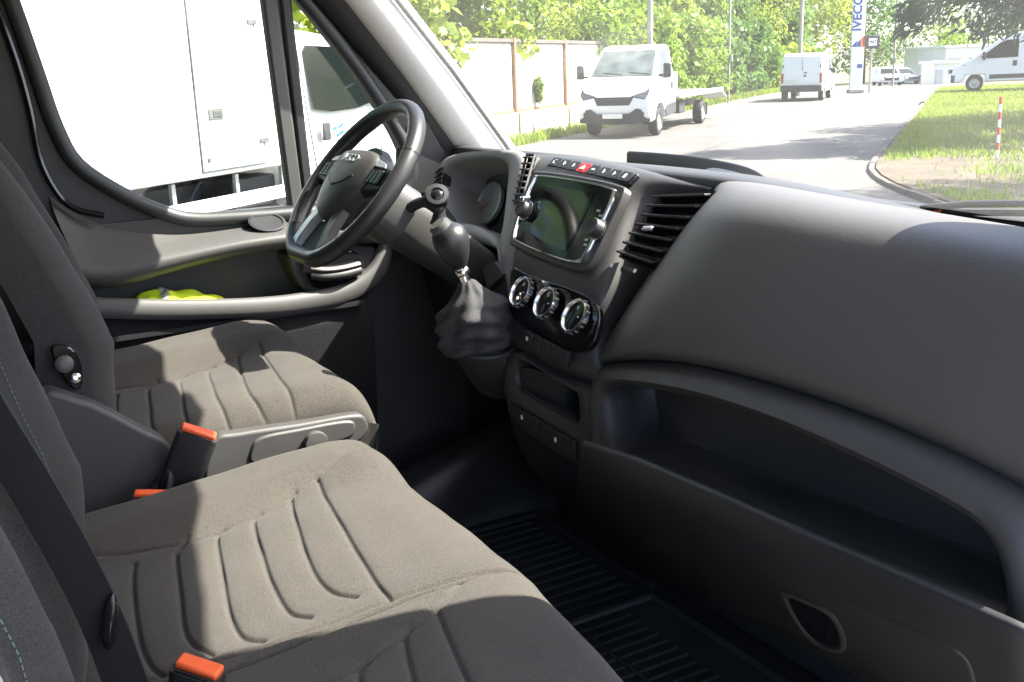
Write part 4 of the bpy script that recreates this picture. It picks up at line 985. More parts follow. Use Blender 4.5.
# --- air vents
def vent(name, quad, n_sl, par, nrm, tab=None, frame=.004):
    """quad: TL TR BR BL"""
    TL, TR, BR, BL = quad
    vt = prism(name, quad, nrm * -.02, M['dark'], par, smooth=False, bevel=0)
    mk('vent_shade_sheet', [p + nrm * .0015 for p in quad], [(0, 1, 2, 3)], M['gloss'], vt, smooth=False)  # black sheet standing in for the shade inside the vent
    for k in range(n_sl):
        t = (k + .5) / n_sl; a, b = TL.lerp(BL, t), TR.lerp(BR, t); d = (b - a).normalized(); e3 = nrm; e2 = e3.cross(d).normalized(); e3 = d.cross(e2)
        q2 = (e2 * .9 + e3 * .45).normalized(); q3 = d.cross(q2)
        box('slat', (a + b) / 2 + nrm * .007, ((b - a).length * .97, .004, .016), M['dark'], vt, (d, q2, q3), bevel=.001)
    for (a, b) in ((TL, TR), (TR, BR), (BR, BL), (BL, TL)):
        if frame: tube('vent_frame', [a + nrm * .006, b + nrm * .006], frame, M['dash'], vt, n=8)
    if tab:
        c, s = tab; t_ = box('vent_tab', c + nrm * .017, s, M['silver'], vt, ((TR - TL).normalized(), (TL - BL).normalized(), nrm), bevel=.003)
    return vt
vent('air_vent', [P(529, 156, y=1.115), P(537, 156, y=1.115), F(523.5, 206), F(517, 205)], 8, dash, NFu, None, .003)
lv = P(525.5, 199, y=1.02); box('vent_lever', lv, (.012, .02, .012), M['chrome'], dash, bevel=.003)
lv2 = F(519.5, 226); box('vent_wheel', lv2 + NFu * .004, (.012, .014, .014), M['dark'], dash, bevel=.004)
vq = [P(661, 194, y=1.095), P(716, 191, y=1.105), P(654, 270, y=1.02), P(619, 257, y=1.01)]
vent('air_vent', vq, 7, dash, NFu, (P(655, 233, y=1.055), (.024, .009, .008)), .0)
box('vent_slider', F(627, 270, .006), (.028, .010, .008), M['dark'], dash, (fe1, fe2, NFu), bevel=.003)
for u, v in ((615, 267.5), (638.5, 273)): lathe('vent_symbol', F(u, v) + NFu * .008, NFu, [(.0035, 0), (.0035, .001)], M['white'], dash, n=12)
# hood edge over the right vent, with its silver clip
hood = cat([P(640, 171, y=1.16), P(668, 180, y=1.155), P(690, 188, y=1.14), P(704, 190, y=1.13)], 5)
tube('vent_clip', cat([P(708, 171, y=1.25), P(702, 173, y=1.22), P(698, 178, y=1.19), P(697, 184, y=1.165)], 4), .0022, M['silver'], dash, n=8)
cap_ = [[P(706, 166, y=1.27), P(730, 170, y=1.27), P(750, 176, y=1.26), P(760, 186, y=1.24)], [P(699, 176, y=1.20), P(722, 178, y=1.20), P(742, 183, y=1.19), P(752, 190, y=1.18)], [P(697, 184, y=1.16), P(718, 185, y=1.16), P(735, 189, y=1.15), P(745, 194, y=1.15)], [P(697, 192, y=1.17), P(716, 194, y=1.17), P(730, 198, y=1.17), P(740, 202, y=1.17)]]
grid('vent_hood', cap_, M['dark'], dash, sub=2)
# --- climate dials in their dark panel
cp = cat([F(513, 268), F(530, 275), F(575, 290), F(595, 302), F(600, 318), F(592, 345), P(575, 352, y=.953), P(545, 338, y=.953), P(514, 318, y=.953), F(511, 290)], 4, True)
prism('climate_panel', [p - NFu * .010 for p in cp], NFu * .0125, M['gloss'], dash, bevel=.003)
for i, (u, v, r_) in enumerate(((523.5, 293, .0290), (548, 304, .0290), (577.5, 317.5, .0305))):
    c = F(u, v, .004); ax_d = (NFu + V((.30, 0, .0))).normalized() if False else NFu
    dl = lathe('climate_dial', c, ax_d, [(r_, 0), (r_, .008), (r_ * .97, .011), (r_ * .90, .0115), (r_ * .84, .0095), (r_ * .82, .004)], M['chrome'], dash, n=40)
    lathe('dial_face', c, ax_d, [(r_ * .83, .0055), (r_ * .5, .0065), (.001, .0068)], M['gloss'], dl, n=32, caps=False)
    e1_, e2_, e3_ = basis(ax_d)
    for k in range(14):
        t = 2 * math.pi * k / 14; d_ = e1_ * math.cos(t) + e2_ * math.sin(t)
        box('dial_rib', c + d_ * (r_ * 1.0) + ax_d * .004, (.002, .003, .007), M['silver'], dl, (d_, ax_d.cross(d_), ax_d), bevel=.0005)
    box('dial_mark', c + e2_ * (r_ * .5) + ax_d * .0072, (.0025, .006, .0008), M['white'], dl, (e1_, e2_, e3_), bevel=0)
    box('dial_mark', c + e1_ * (r_ * .35) + ax_d * .0072, (.004, .002, .0008), M['white'], dl, (e1_, e2_, e3_), bevel=0)
# --- row of switches under the dials
s0, s1 = P(527, 336, y=.946), P(572, 360, y=.946); se = (s1 - s0).normalized(); snr = V((0, -1, .12)); snr = (snr - se * snr.dot(se)).normalized(); se2 = snr.cross(se)
for k in range(5):
    c = s0.lerp(s1, (k + .5) / 5); sw = box('switch', c + snr * .004, ((s1 - s0).length / 5 - .003, .026, .010), M['dark'], dash, (se, se2, snr), bevel=.002)
    if k == 0: box('symbol', c + snr * .0095, (.006, .007, .0008), M['white'], sw, (se, se2, snr), bevel=0)
# --- lower console: cubby and lower switch bar
YL = .94
def L(u, v, o=0): return P(u, v, y=YL + o)
lc_o = [L(509, 352), L(545, 372), L(580, 388), L(592, 400), L(592, 470), L(577, 466), L(508, 414)]
lc_i = [L(519.5, 360), L(548, 375), L(572, 390), L(577, 397), L(576, 424), L(545, 406), L(516.5, 387)]
lo = cat(lc_o, 3, True); li = cat(lc_i, 3, True)
rows = [[p + V((0, .05, 0)) for p in lo], [p + V((0, .004, 0)) for p in lo], [p.lerp(q, .15) for p, q in zip(lo, li)], [p.lerp(q, .9) for p, q in zip(lo, li)], [q + V((0, .004, 0)) for q in li], [q + V((.0, .14, -.012)) for q in li]]
lc = grid('lower_console', rows, M['dash'], dash, cu=True, ang=50)
mk('cubby_back', [q + V((.0, .139, -.012)) for q in li], [tuple(range(len(li)))], M['dark'], lc, smooth=False)
for k in range(4):
    a_, b_ = L(518, 380 + k * 3.2, -.001 + .01 * (3 - k)), L(575.5, 415 + k * 3.2, -.001 + .01 * (3 - k)); tube('cubby_rib', [a_, b_], .0018, M['dash'], lc, n=6)
q0, q1, q2, q3 = L(511, 402, -.004), L(577, 441, -.004), L(577, 461, -.004), L(510, 412, -.004)
for k in range(2):
    a_, b_ = (0, .47) if k == 0 else (.49, 1)
    sw = prism('lower_switch', [q0.lerp(q1, a_), q0.lerp(q1, b_), q3.lerp(q2, b_), q3.lerp(q2, a_)], V((0, -.006, 0)), M['dark'], lc, bevel=.002)
    m_ = q0.lerp(q1, (a_ + b_) / 2).lerp(q3.lerp(q2, (a_ + b_) / 2), .5); box('symbol', m_ + V((0, -.007, 0)), (.006, .0008, .008), M['white'], sw, bevel=0)
# filler panel behind everything (closes the dash body)
grid('dash_carcass', [[V((x, 1.33 if x < -.2 else 1.15, z)) for x in (-.88, -.25, -.15, .2, .93)] for z in (1.56, 1.4, 1.2)] + [[V((x, 1.42, 1.02)) for x in (-.88, -.25, -.15, .2, .93)]], M['dark'], dash, solid=.01)
# column of the console going down to the floor
co = [[L(508, 350, .01), L(592, 398, .01), L(592, 398, .3)], [L(506, 414, .01), L(592, 468, .01), L(592, 468, .35)], [P(520, 455, y=1.0), P(592, 505, y=1.02), P(592, 500, y=1.3)], [P(560, 505, y=1.2), P(590, 530, y=1.22), P(600, 520, y=1.35)]]
grid('console_foot', co, M['dark'], dash, sub=2)
# --- passenger side: padded airbag cover
pr = [[(706, 176, 1.26), (712, 174, 1.26), (760, 182, 1.25), (850, 199, 1.22), (940, 213, 1.18), (1024, 227, 1.15), (1110, 243, 1.11), (1130, 247, 1.1)],
      [(716, 192, 1.19), (722, 183, 1.14), (772, 185, 1.13), (860, 202, 1.13), (950, 219, 1.10), (1024, 234, 1.08), (1110, 252, 1.05), (1130, 256, 1.1)],
      [(694, 214, 1.17), (698, 204, 1.06), (770, 204, 1.05), (860, 221, 1.05), (950, 238, 1.02), (1024, 254, 1.00), (1110, 275, .97), (1130, 280, 1.05)],
      [(664, 252, 1.13), (668, 246, 1.00), (750, 250, .995), (855, 272, .99), (950, 298, .965), (1024, 318, .95), (1110, 345, .92), (1130, 350, 1.0)],
      [(628, 306, 1.08), (631, 300, .955), (720, 300, .95), (830, 326, .94), (930, 357, .92), (1024, 392, .90), (1110, 425, .87), (1130, 432, .95)],
      [(600, 350, 1.05), (603, 344, .935), (690, 335, .925), (800, 364, .905), (900, 398, .89), (1024, 448, .87), (1110, 488, .85), (1130, 495, .93)],
      [(592, 364, 1.04), (593, 361, .945), (660, 350, .93), (782, 380, .915), (900, 424, .895), (1024, 484, .875), (1110, 530, .855), (1130, 538, .93)],
      [(596, 367, 1.06), (600, 364, 1.02), (664, 357, .995), (786, 387, .965), (902, 431, .945), (1024, 491, .925), (1110, 538, .90), (1130, 546, .95)]]
pr = [[(u, v, y if i == 0 else .93 + (y - .93) * (.75 if i == 1 else .55)) if 0 < j < 7 else (u, v, y) for j, (u, v, y) in enumerate(r)] for i, r in enumerate(pr)]
grid('airbag_cover', px3(pr), M['pad'], dash, sub=3)
# --- storage tray: rolled upper edge, opening, lip
to = [(598, 372, .965), (640, 362, .955), (700, 368, .94), (780, 392, .92), (860, 422, .905), (930, 452, .895), (1000, 488, .885), (1050, 525, .88), (1062, 590, .875), (1060, 660, .875), (1010, 632, .885), (920, 593, .89), (813, 548, .90), (720, 506, .91), (640, 472, .925), (600, 458, .94), (592, 430, .95)]
ti = [(614, 388, .945), (650, 388, .935), (718, 402, .92), (780, 421, .905), (840, 446, .895), (907, 478, .885), (978, 516, .878), (1001, 544, .875), (1011, 575, .872), (1012, 598, .872), (997, 605, .872), (907, 572, .878), (813, 534, .885), (735, 500, .895), (660, 468, .905), (622, 454, .92), (616, 425, .94)]
TO = cat([P(u, v, y=y) for u, v, y in to], 3, True); TI = cat([P(u, v, y=y) for u, v, y in ti], 3, True)
bulge = [math.sin(math.pi * t) for t in (0, .25, .5, .75, 1)]
rows = [[p + V((0, .05, 0)) for p in TO], TO, [p.lerp(q, .3) + V((0, -.018, .0)) for p, q in zip(TO, TI)], [p.lerp(q, .6) + V((0, -.026, 0)) for p, q in zip(TO, TI)], [p.lerp(q, .9) + V((0, -.016, 0)) for p, q in zip(TO, TI)], TI,
        [q + V((0, .04, .0)) for q in TI], [q + V((0, .070, .010)) for q in TI], [q.lerp(sum(TI, V()) / len(TI), .02) + V((0, .080, .014)) for q in TI]]
tray = grid('storage_tray', rows, M['dash'], dash, cu=True, ang=70)
cT = sum(TI, V()) / len(TI)
mk('tray_back', [q.lerp(cT, .02) + V((0, .0795, .014)) for q in TI], [tuple(range(len(TI)))], M['dash'], tray, smooth=False)
fl = [P(u, v, y=y) for u, v, y in [(633, 453, .985), (742, 468, .972), (860, 506, .96), (1001, 562, .95)]]
fr_ = [P(u, v, y=y) for u, v, y in [(626, 458, .93), (735, 501, .905), (860, 554, .89), (1003, 606, .88)]]
grid('tray_mat', [fr_, [p.lerp(q, .9) for p, q in zip(fr_, fl)]], M['rubber'], tray)
wl_ = [P(616, 390, y=.955), P(618, 452, y=.935), P(634, 453, y=1.02)]
prism('tray_side', wl_, V((-.004, 0, 0)), M['trim'], tray, smooth=False)
sweep('tray_lip', cat([P(618, 458, y=.915), P(660, 472, y=.90), P(735, 505, y=.888), P(813, 539, y=.878), P(907, 577, y=.87), P(1000, 612, y=.865), P(1060, 640, y=.865)], 4), circ(.012, 10, .8), M['dash'], tray)
# --- lower panel with glove box lid
NG, CG = V((0, 1, .75)), .90 + .75 * 1.2
def G(u, v, o=0): return PP(u, v, NG, CG - o * 1.25)
NGu = V((0, -1, -.75)).normalized()
gp_ = [[G(u, v) for u, v in [(585, 440), (640, 458), (720, 492), (813, 533), (920, 578), (1010, 617), (1070, 644)]],
       [G(u, v) for u, v in [(580, 490), (640, 512), (720, 550), (813, 592), (920, 640), (1010, 682), (1070, 710)]],
       [G(u, v) for u, v in [(576, 518), (650, 566), (740, 612), (820, 650), (920, 700), (1010, 740), (1070, 770)]]]
grid('lower_dash_panel', gp_, M['dark'], dash, solid=.01)
gl_ = cat([G(696, 527), G(755, 549), G(813, 573), G(880, 604), G(940, 630), G(970, 648), G(981, 672), G(984, 720), G(900, 700), G(820, 640), G(760, 612), G(722, 602), G(704, 566)], 3, True)
gb = prism('glovebox_lid', gl_, NGu * .012, M['dark'], dash, bevel=.005, seg=3)
hr = cat([G(786, 585), G(812, 592), G(838, 606), G(851, 630), G(848, 645), G(825, 640), G(805, 622)], 3, True)
hh = ring('handle_recess', [p + NGu * .011 for p in hr], .18, .004, M['dash'], gb, NGu)
hc = sum(hr, V()) / len(hr)
mk('handle_plate', [hc + (p - hc) * .76 + NGu * .013 for p in hr], [tuple(range(len(hr)))], M['gloss'], gb, smooth=False)
# ================================================================== DRIVER SIDE : gauge cluster, column
NC, CC = V((0, 1, -.45)), 1.13 - .45 * 1.5
def K(u, v, o=0): return PP(u, v, NC, CC + o * 1.1)
NCu = V((0, -1, .45)).normalized()
clus = thing('instrument_cluster', 'grey hooded instrument cluster behind the steering wheel', 'instrument cluster', (-.5, 1.2, 1.4))
og = [(436, 180), (441, 166), (450, 157), (468, 152), (495, 150.5), (516, 150.5), (524, 154), (526, 164), (522, 195), (518, 228), (515, 262), (512, 300), (511, 330), (508, 300), (505, 262), (495, 248), (470, 240), (446, 235), (438, 215)]
ig = [(443, 182), (447, 170), (455, 163), (470, 159.5), (488, 158.5), (500, 159.5), (506, 163), (509, 171), (507, 195), (504, 222), (501, 235), (500, 240), (499, 241), (498, 240), (496, 238), (488, 232), (472, 224), (456, 222), (446, 212)]
OG = [K(*p) for p in og]; IG = [K(*p) for p in ig]
OGc, IGc = cat(OG, 3, True), cat(IG, 3, True)
deep = NCu * -.11; cI = sum(IGc, V()) / len(IGc)
rows = [[p - NCu * .05 for p in OGc], [p - NCu * .002 for p in OGc], [p.lerp(q, .2) + NCu * .008 for p, q in zip(OGc, IGc)], [p.lerp(q, .6) + NCu * .009 for p, q in zip(OGc, IGc)], [p.lerp(q, .95) + NCu * .003 for p, q in zip(OGc, IGc)], [q - NCu * .006 for q in IGc], [cI + (q - cI) * .97 + deep * .5 for q in IGc], [cI + (q - cI) * .92 + deep for q in IGc]]
grid('bezel', rows, M['grey2'], clus, cu=True, ang=60)
mk('gauge_plate', [cI + (q - cI) * .93 + deep for q in IGc], [tuple(range(len(IGc)))], M['gloss'], clus, smooth=False)
for k, (u, v) in enumerate(((491.5, 203.5),)):
    q = PP(u, v, NC, CC + (.11 - .004) * 1.1); r_ = .052
    for kk in range(2):
        c = q + V((.17 * kk, 0, 0)) + NCu * .004
        dl = lathe('gauge_dial', c, NCu, [(r_ * 1.03, -.004), (r_ * 1.03, .006), (r_ * .97, .007), (r_ * .95, .002)], M['silver'], clus, n=40)
        lathe('dial_face', c, NCu, [(r_ * .96, .0015), (.001, .002)], M['dial'], dl, n=40, caps=False)
        e1_, e2_, e3_ = basis(NCu)
        for t in np.linspace(-.6, 3.74, 16):
            d_ = e1_ * math.cos(t) + e2_ * math.sin(t); box('tick', c + d_ * (r_ * .82) + NCu * .003, (.006, .0012, .0006), M['white'], dl, (d_, NCu.cross(d_), NCu), bevel=0)
        d_ = (e1_ * -.8 + e2_ * -.5).normalized(); box('needle', c + d_ * (r_ * .35) + NCu * .0035, (r_ * .8, .002, .001), M['orange'], dl, (d_, NCu.cross(d_), NCu), bevel=0)
# left end vent of the dash
vent('side_vent', [K(439.5, 172), K(446, 166), K(443.5, 184), K(438, 190)], 4, clus, NCu, None, .002)
# driver side lower dash (knee panel), below the cluster
kn_ = [[K(436, 205, .01), K(470, 236, .01), K(505, 262, .01)], [P(425, 235, y=1.10), P(468, 265, y=1.08), P(509, 300, y=1.02)], [P(420, 280, y=1.14), P(462, 320, y=1.12), P(512, 345, y=1.04)], [P(420, 330, y=1.25), P(462, 365, y=1.22), P(510, 400, y=1.15)]]
grid('knee_panel', kn_, M['dark'], clus, sub=2)
grid('knee_panel', [[V((-.87, 1.13, 1.56)), V((-.60, 1.13, 1.48))], [V((-.87, 1.10, 1.42)), V((-.55, 1.08, 1.40))], [V((-.87, 1.18, 1.22)), V((-.5, 1.16, 1.22))], [V((-.87, 1.35, 1.1)), V((-.5, 1.35, 1.1))]], M['dark'], clus, sub=2)
# little switch pod between gear boot and cluster
spd = [K(484, 268, -.02), K(498, 262, -.02), K(507, 275, -.02), K(490, 290, -.02)]
prism('ignition_switch', spd, NCu * .008, M['trim'], clus, bevel=.003)
# --- steering column, wheel
TAU = R(40); WC = V((-.47, .815, 1.615)); 
WC = P(353.5, 182.5, d=2.10)
w1, w2, w3 = V((1, 0, 0)), V((0, math.sin(TAU), math.cos(TAU))), V((0, -math.cos(TAU), math.sin(TAU)))
def W(a, b, c=0): return WC + w1 * a + w2 * b + w3 * c
sw_ = thing('steering_wheel', 'black leather steering wheel with silver lower spoke', 'steering wheel', WC)
RW_ = .184
rimp = []
for k in range(64):
    t = 2 * math.pi * k / 64; x_, y_ = RW_ * math.cos(t), RW_ * math.sin(t)
    y_ = max(y_, -RW_ * .965) if y_ < 0 else y_
    rimp.append(W(x_, y_, .0))
sweep('rim', rimp, [(a, b) for a, b in circ(.0162, 14, 1.12)], M['leather'], sw_, up=w3, closed=True)
for t in (.45, 2.69, 3.9, 5.52):
    c = W(RW_ * math.cos(t), RW_ * math.sin(t)); tg_ = (w2 * math.cos(t) - w1 * math.sin(t)).normalized()
    lathe('rim_seam', c, tg_, [(.0182, -.0012), (.0186, 0), (.0182, .0012)], M['dark'], sw_, n=20, caps=False)
# airbag pad : rounded shield
def pill(pts, c0, h, name, m, par, bev=.01, n=3):
    return prism(name, [W(a, b, c0) for a, b in [(q.x, q.y) for q in cat([V((a, b, 0)) for a, b in pts], n, True)]], w3 * h, m, par, bevel=bev, seg=4)
sh = [(-.085, .055), (-.04, .068), (.04, .068), (.085, .055), (.092, .012), (.075, -.045), (.04, -.085), (0, -.095), (-.04, -.085), (-.075, -.045), (-.092, .012)]
shp = cat([V((a, b, 0)) for a, b in sh], 3, True); rows = []
for k_, c_ in ((1.0, -.03), (1.0, .004), (.97, .016), (.88, .026), (.6, .034), (.25, .037)):
    rows.append([W(q.x * k_, q.y * k_ - .01 * (1 - k_), c_) for q in shp])
pad_ = grid('airbag_pad', rows, M['dash'], sw_, cu=True, caps=True, ang=50)
text('wheel_lettering', 'IVECO', W(0, .036, .034), w1, w2 + w3 * -.12, .026, M['silver'], pad_, ext=.002)
tube('pad_crease', [W(a, b, c) for a, b, c in ((-.06, .0, .033), (-.03, -.022, .037), (0, -.03, .038), (.03, -.022, .037), (.06, .0, .033))], .0015, M['dark'], pad_, n=6)
# spokes
for s in (-1, 1):
    rows = []
    for x_, hw, c_ in ((.07, .042, .0), (.11, .034, .004), (.15, .026, .002), (.182, .030, .0)):
        rows.append([W(s * x_, .012 + hw, c_ - .008), W(s * x_, .012 + hw * .8, c_ + .010), W(s * x_, .012 - hw * .8, c_ + .010), W(s * x_, .012 - hw, c_ - .008)])
    so_ = grid('spoke', rows, M['dark'], sw_, cu=True, caps=True, bevel=.003)
    for k in range(3): box('spoke_button', W(s * (.105 + .018 * k), .012, .016), (.014, .03, .006), M['gloss'], so_, (w1, w2, w3), bevel=.002)
    prism('spoke_accent', [W(s * .088, .052, .012), W(s * .130, .044, .012), W(s * .140, .034, .012), W(s * .096, .034, .016)], w3 * .004, M['silver'], so_, bevel=.001)
    rows = []
    for t_, hw, c_ in ((0, .022, .004), (.4, .017, .006), (.75, .016, .004), (1, .024, .0)):
        cx_, cy_ = lin(.045, .075, t_) * s, lin(-.065, -.172, t_)
        rows.append([W(cx_ - hw, cy_, c_ - .010), W(cx_ - hw * .9, cy_, c_ + .009), W(cx_ + hw * .9, cy_, c_ + .009), W(cx_ + hw, cy_, c_ - .010)])
    grid('spoke', rows, M['silver'] if s < 0 else M['trim'], sw_, cu=True, caps=True, bevel=.003)
pill([(-.05, -.10), (.05, -.10), (.06, -.165), (-.06, -.165)], -.006, .004, 'spoke_web', M['dark'], sw_, .002)
lathe('hub_back', WC, -w3, [(.085, .0), (.09, .02), (.075, .05), (.06, .06)], M['dark'], sw_, n=32, ref=(1, 0, 0))
colm = thing('steering_column', 'grey steering column shroud with a stalk behind the wheel', 'steering column', W(0, 0, -.3))
rows = []
for d_, a_, b_ in ((-.035, .062, .055), (-.05, .074, .064), (-.115, .076, .066), (-.12, .062, .055), (-.15, .060, .058), (-.24, .05, .055), (-.36, .04, .05)):
    rows.append([W(x_ * a_ / 1.0, y_ * b_ - .01 + d_ * -.06, d_) for x_, y_ in circ(1, 28, 1, 3.0)])
grid('shroud', rows, M['col'], colm, cu=True, caps=True, ang=35)
# stalk with round end cap, right of the column
st0, st1 = W(.07, .015, -.10), P(440, 196, d=2.06)
stk = tube('stalk', cat([st0, st0.lerp(st1, .5) + V((0, 0, .0)), P(441, 212, d=2.07)], 4), .011, M['dark'], colm)
sa = (st1 - P(444, 222, d=2.07)).normalized(); sa = (V((.75, -.35, .55))).normalized()
lathe('stalk_knob', P(437, 199, d=2.08), sa, [(.012, -.016), (.022, -.010), (.0245, .004), (.0245, .018), (.022, .022), (.014, .023), (.013, .020)], M['dark'], stk, n=28)
lathe('stalk_neck', P(440, 207, d=2.085), V((-.1, -.1, -1)), [(.010, -.004), (.012, .01), (.015, .026), (.018, .034)], M['dark'], stk, n=20)
lathe('stalk_cap', P(437, 199, d=2.08) + sa * .0205, sa, [(.012, 0), (.0085, .0025), (.001, .003)], M['gloss'], stk, n=20)
# --- gear lever
gear = thing('gear_lever', 'gear lever with dark rounded knob, chrome shaft and grey leather boot', 'gear lever', P(482, 345, d=1.98))
GD = 1.96
def Gp(u, v, d=GD): return P(u, v, d=d)
k0, k1 = Gp(460, 265, GD - .015), Gp(447, 230, GD - .03); ka = (k1 - k0).normalized()
lathe('knob', k0, ka, [(.012, -.006), (.018, .004), (.026, .018), (.033, .040), (.034, .052), (.031, .066), (.021, .076), (.007, .080)], M['leather'], gear, n=32)
lathe('knob_cap', k1 + ka * -.002 + NFu * .016, (ka + NFu * .9).normalized(), [(.020, -.004), (.020, .006), (.016, .010), (.001, .011)], M['trim'], gear, n=24)
for s in (-.008, 0, .008): box('gear_mark', k1 + ka * .005 + V((s, -.014, .004)), (.003, .003, .008), M['white'], gear, bevel=0)
lathe('shaft_collar', Gp(463, 272, GD - .008), ka, [(.011, -.008), (.014, -.004), (.014, .004), (.011, .009)], M['chrome'], gear, n=24)
tube('shaft', [k0, Gp(465, 279, GD - .006), Gp(471, 296, GD)], .010, M['chrome'], gear, n=16)
b0, b1 = Gp(467, 283, GD - .004), Gp(484, 352, GD + .03); ba = (b1 - b0); bl = ba.length; ba.normalize()
def fold(t, h): return 1 + .08 * math.sin(t * 2 * math.pi * 4 + h * 30) * min(1, abs(h) / .05) + .05 * math.sin(t * 2 * math.pi * 9 - h * 60) + .085 * math.sin(h * 210 + 2.5 * math.sin(t * 2 * math.pi * 2 + 1)) * min(1, abs(h) / .04)
lathe('boot', b0, ba, [(.013, -.006), (.018, .0), (.022, .007), (.027, .014), (.034, .021), (.042, .028), (.050, .035), (.058, .042), (.064, .050), (.068, .058), (.071, .066), (.072, .074), (.074, .082), (.074, .09), (.073, .097), (.072, .104), (.073, .111), (.074, .118), (.066, .130)], M['boot'], gear, n=96, rad=fold, ang=180, sub=1)
hs = [[Gp(449, 338, GD + .05), Gp(480, 350, GD + .0), Gp(512, 352, GD + .02)], [Gp(450, 350, GD + .05), Gp(478, 362, GD + .0), Gp(513, 362, GD + .02)], [Gp(462, 368, GD + .10), Gp(486, 378, GD + .06), Gp(514, 380, GD + .06)], [Gp(476, 392, GD + .22), Gp(495, 400, GD + .18), Gp(516, 400, GD + .16)]]
grid('gear_housing', hs, M['dash'], gear, sub=2)
tube('boot_frame', cat([Gp(447, 334, GD + .04), Gp(455, 350, GD + .01), Gp(482, 358, GD - .015), Gp(508, 354, GD + .0), Gp(518, 340, GD + .04)], 5), .006, M['dash'], gear, n=8)
# ================================================================== SEATS
def nonuni(n, e, L_):
    """0..L samples, dense within e of both ends"""
    k = max(4, n // 7); a = e * (1 - np.cos(np.linspace(0, math.pi / 2, k)))
    return np.concatenate([a[:-1], np.linspace(e, L_ - e, n - 2 * k), (L_ - a[::-1])[1:]])
def segdist(X, Y, pl):
    D = np.full(X.shape, 9.)
    for (x0, y0), (x1, y1) in zip(pl[:-1], pl[1:]):
        dx, dy = x1 - x0, y1 - y0; l2 = dx * dx + dy * dy + 1e-12
        t = np.clip(((X - x0) * dx + (Y - y0) * dy) / l2, 0, 1)
        D = np.minimum(D, np.hypot(X - x0 - t * dx, Y - y0 - t * dy))
    return D
def curve2(pl, n=5): return [(q.x, q.y) for q in cat([V((a, b, 0)) for a, b in pl], n)]
def sst(a, b, x): t = np.clip((x - a) / (b - a), 0, 1); return t * t * (3 - 2 * t)
def padmesh(name, Wd, Ln, hfun, base, m, par, R_=.05, thick=.12, ns=250, nt=270, sides=None):
    """base(a,b,h)->x,y,z arrays ; a in 0..Wd, b in 0..Ln ; sides: edge radii left,right,rear,front"""
    Rl, Rr, Rb, Rf = sides or (R_, R_, R_, R_)
    A = nonuni(ns, R_, Wd); B_ = nonuni(nt, R_, Ln); X, Y = np.meshgrid(A, B_)
    def rnd(d, r): 
        q = np.clip(r - d, 0, r); return r - np.sqrt(np.maximum(r * r - q * q, 0))
    drop = rnd(X, Rl) + rnd(Wd - X, Rr) + rnd(Y, Rb) + rnd(Ln - Y, Rf); drop = np.minimum(drop, R_ * 1.2)
    H = hfun(X, Y) - drop; nr, nc = X.shape
    top = np.stack([np.broadcast_to(q, X.shape) for q in base(X, Y, H)], -1).reshape(-1, 3)
    ii, jj = np.meshgrid(np.arange(nr - 1), np.arange(nc - 1), indexing='ij'); k0 = (ii * nc + jj).ravel()
    fq = np.stack([k0, k0 + 1, k0 + nc + 1, k0 + nc], 1)
    bd = [(0, j) for j in range(nc)] + [(i, nc - 1) for i in range(1, nr)] + [(nr - 1, j) for j in range(nc - 2, -1, -1)] + [(i, 0) for i in range(nr - 2, 0, -1)]
    bI = np.array(bd); bi = bI[:, 0] * nc + bI[:, 1]; bx, by = X[bI[:, 0], bI[:, 1]], Y[bI[:, 0], bI[:, 1]]
    bx = np.where(bx < .001, bx + .012, np.where(bx > Wd - .001, bx - .012, bx)); by = np.where(by < .001, by + .012, np.where(by > Ln - .001, by - .012, by))
    low = np.stack([np.broadcast_to(q, bx.shape) for q in base(bx, by, np.full(bx.shape, -thick))], -1)
    n0 = len(top); nb = len(bi); kk = np.arange(nb); k2 = (kk + 1) % nb
    fs = np.concatenate([fq, np.stack([bi[k2], bi[kk], n0 + kk, n0 + k2], 1)])
    v = np.concatenate([top, low]) - np.array(tuple(ORG[rootof(par)]))
    o = rawmesh(name, v, fs, m, par); me = o.data
    me.polygons.foreach_set('use_smooth', [True] * len(me.polygons)); me.set_sharp_from_angle(angle=R(75))
    return o
CH = [[(.137, .205), (.20, .190), (.343, .169), (.41, .168), (.441, .175)], [(.110, .285), (.140, .266), (.157, .257), (.27, .236), (.376, .218), (.442, .232)],
      [(.125, .335), (.147, .318), (.26, .295), (.363, .275), (.425, .272), (.452, .290)], [(.112, .395), (.133, .376), (.24, .355), (.338, .339), (.41, .336), (.443, .352)],
      [(.082, .458), (.101, .444), (.22, .416), (.331, .395), (.40, .395), (.435, .415)], [(.066, .499), (.24, .472), (.413, .45), (.47, .445)]]
UPB = [(.060, .13), (.085, .17), (.107, .222), (.126, .28), (.128, .316), (.11, .40), (.066, .499), (.03, .55), (-.005, .60), (-.04, .66)]
LOB = [(.435, .13), (.445, .175), (.462, .265), (.470, .335), (.475, .445), (.485, .62)]
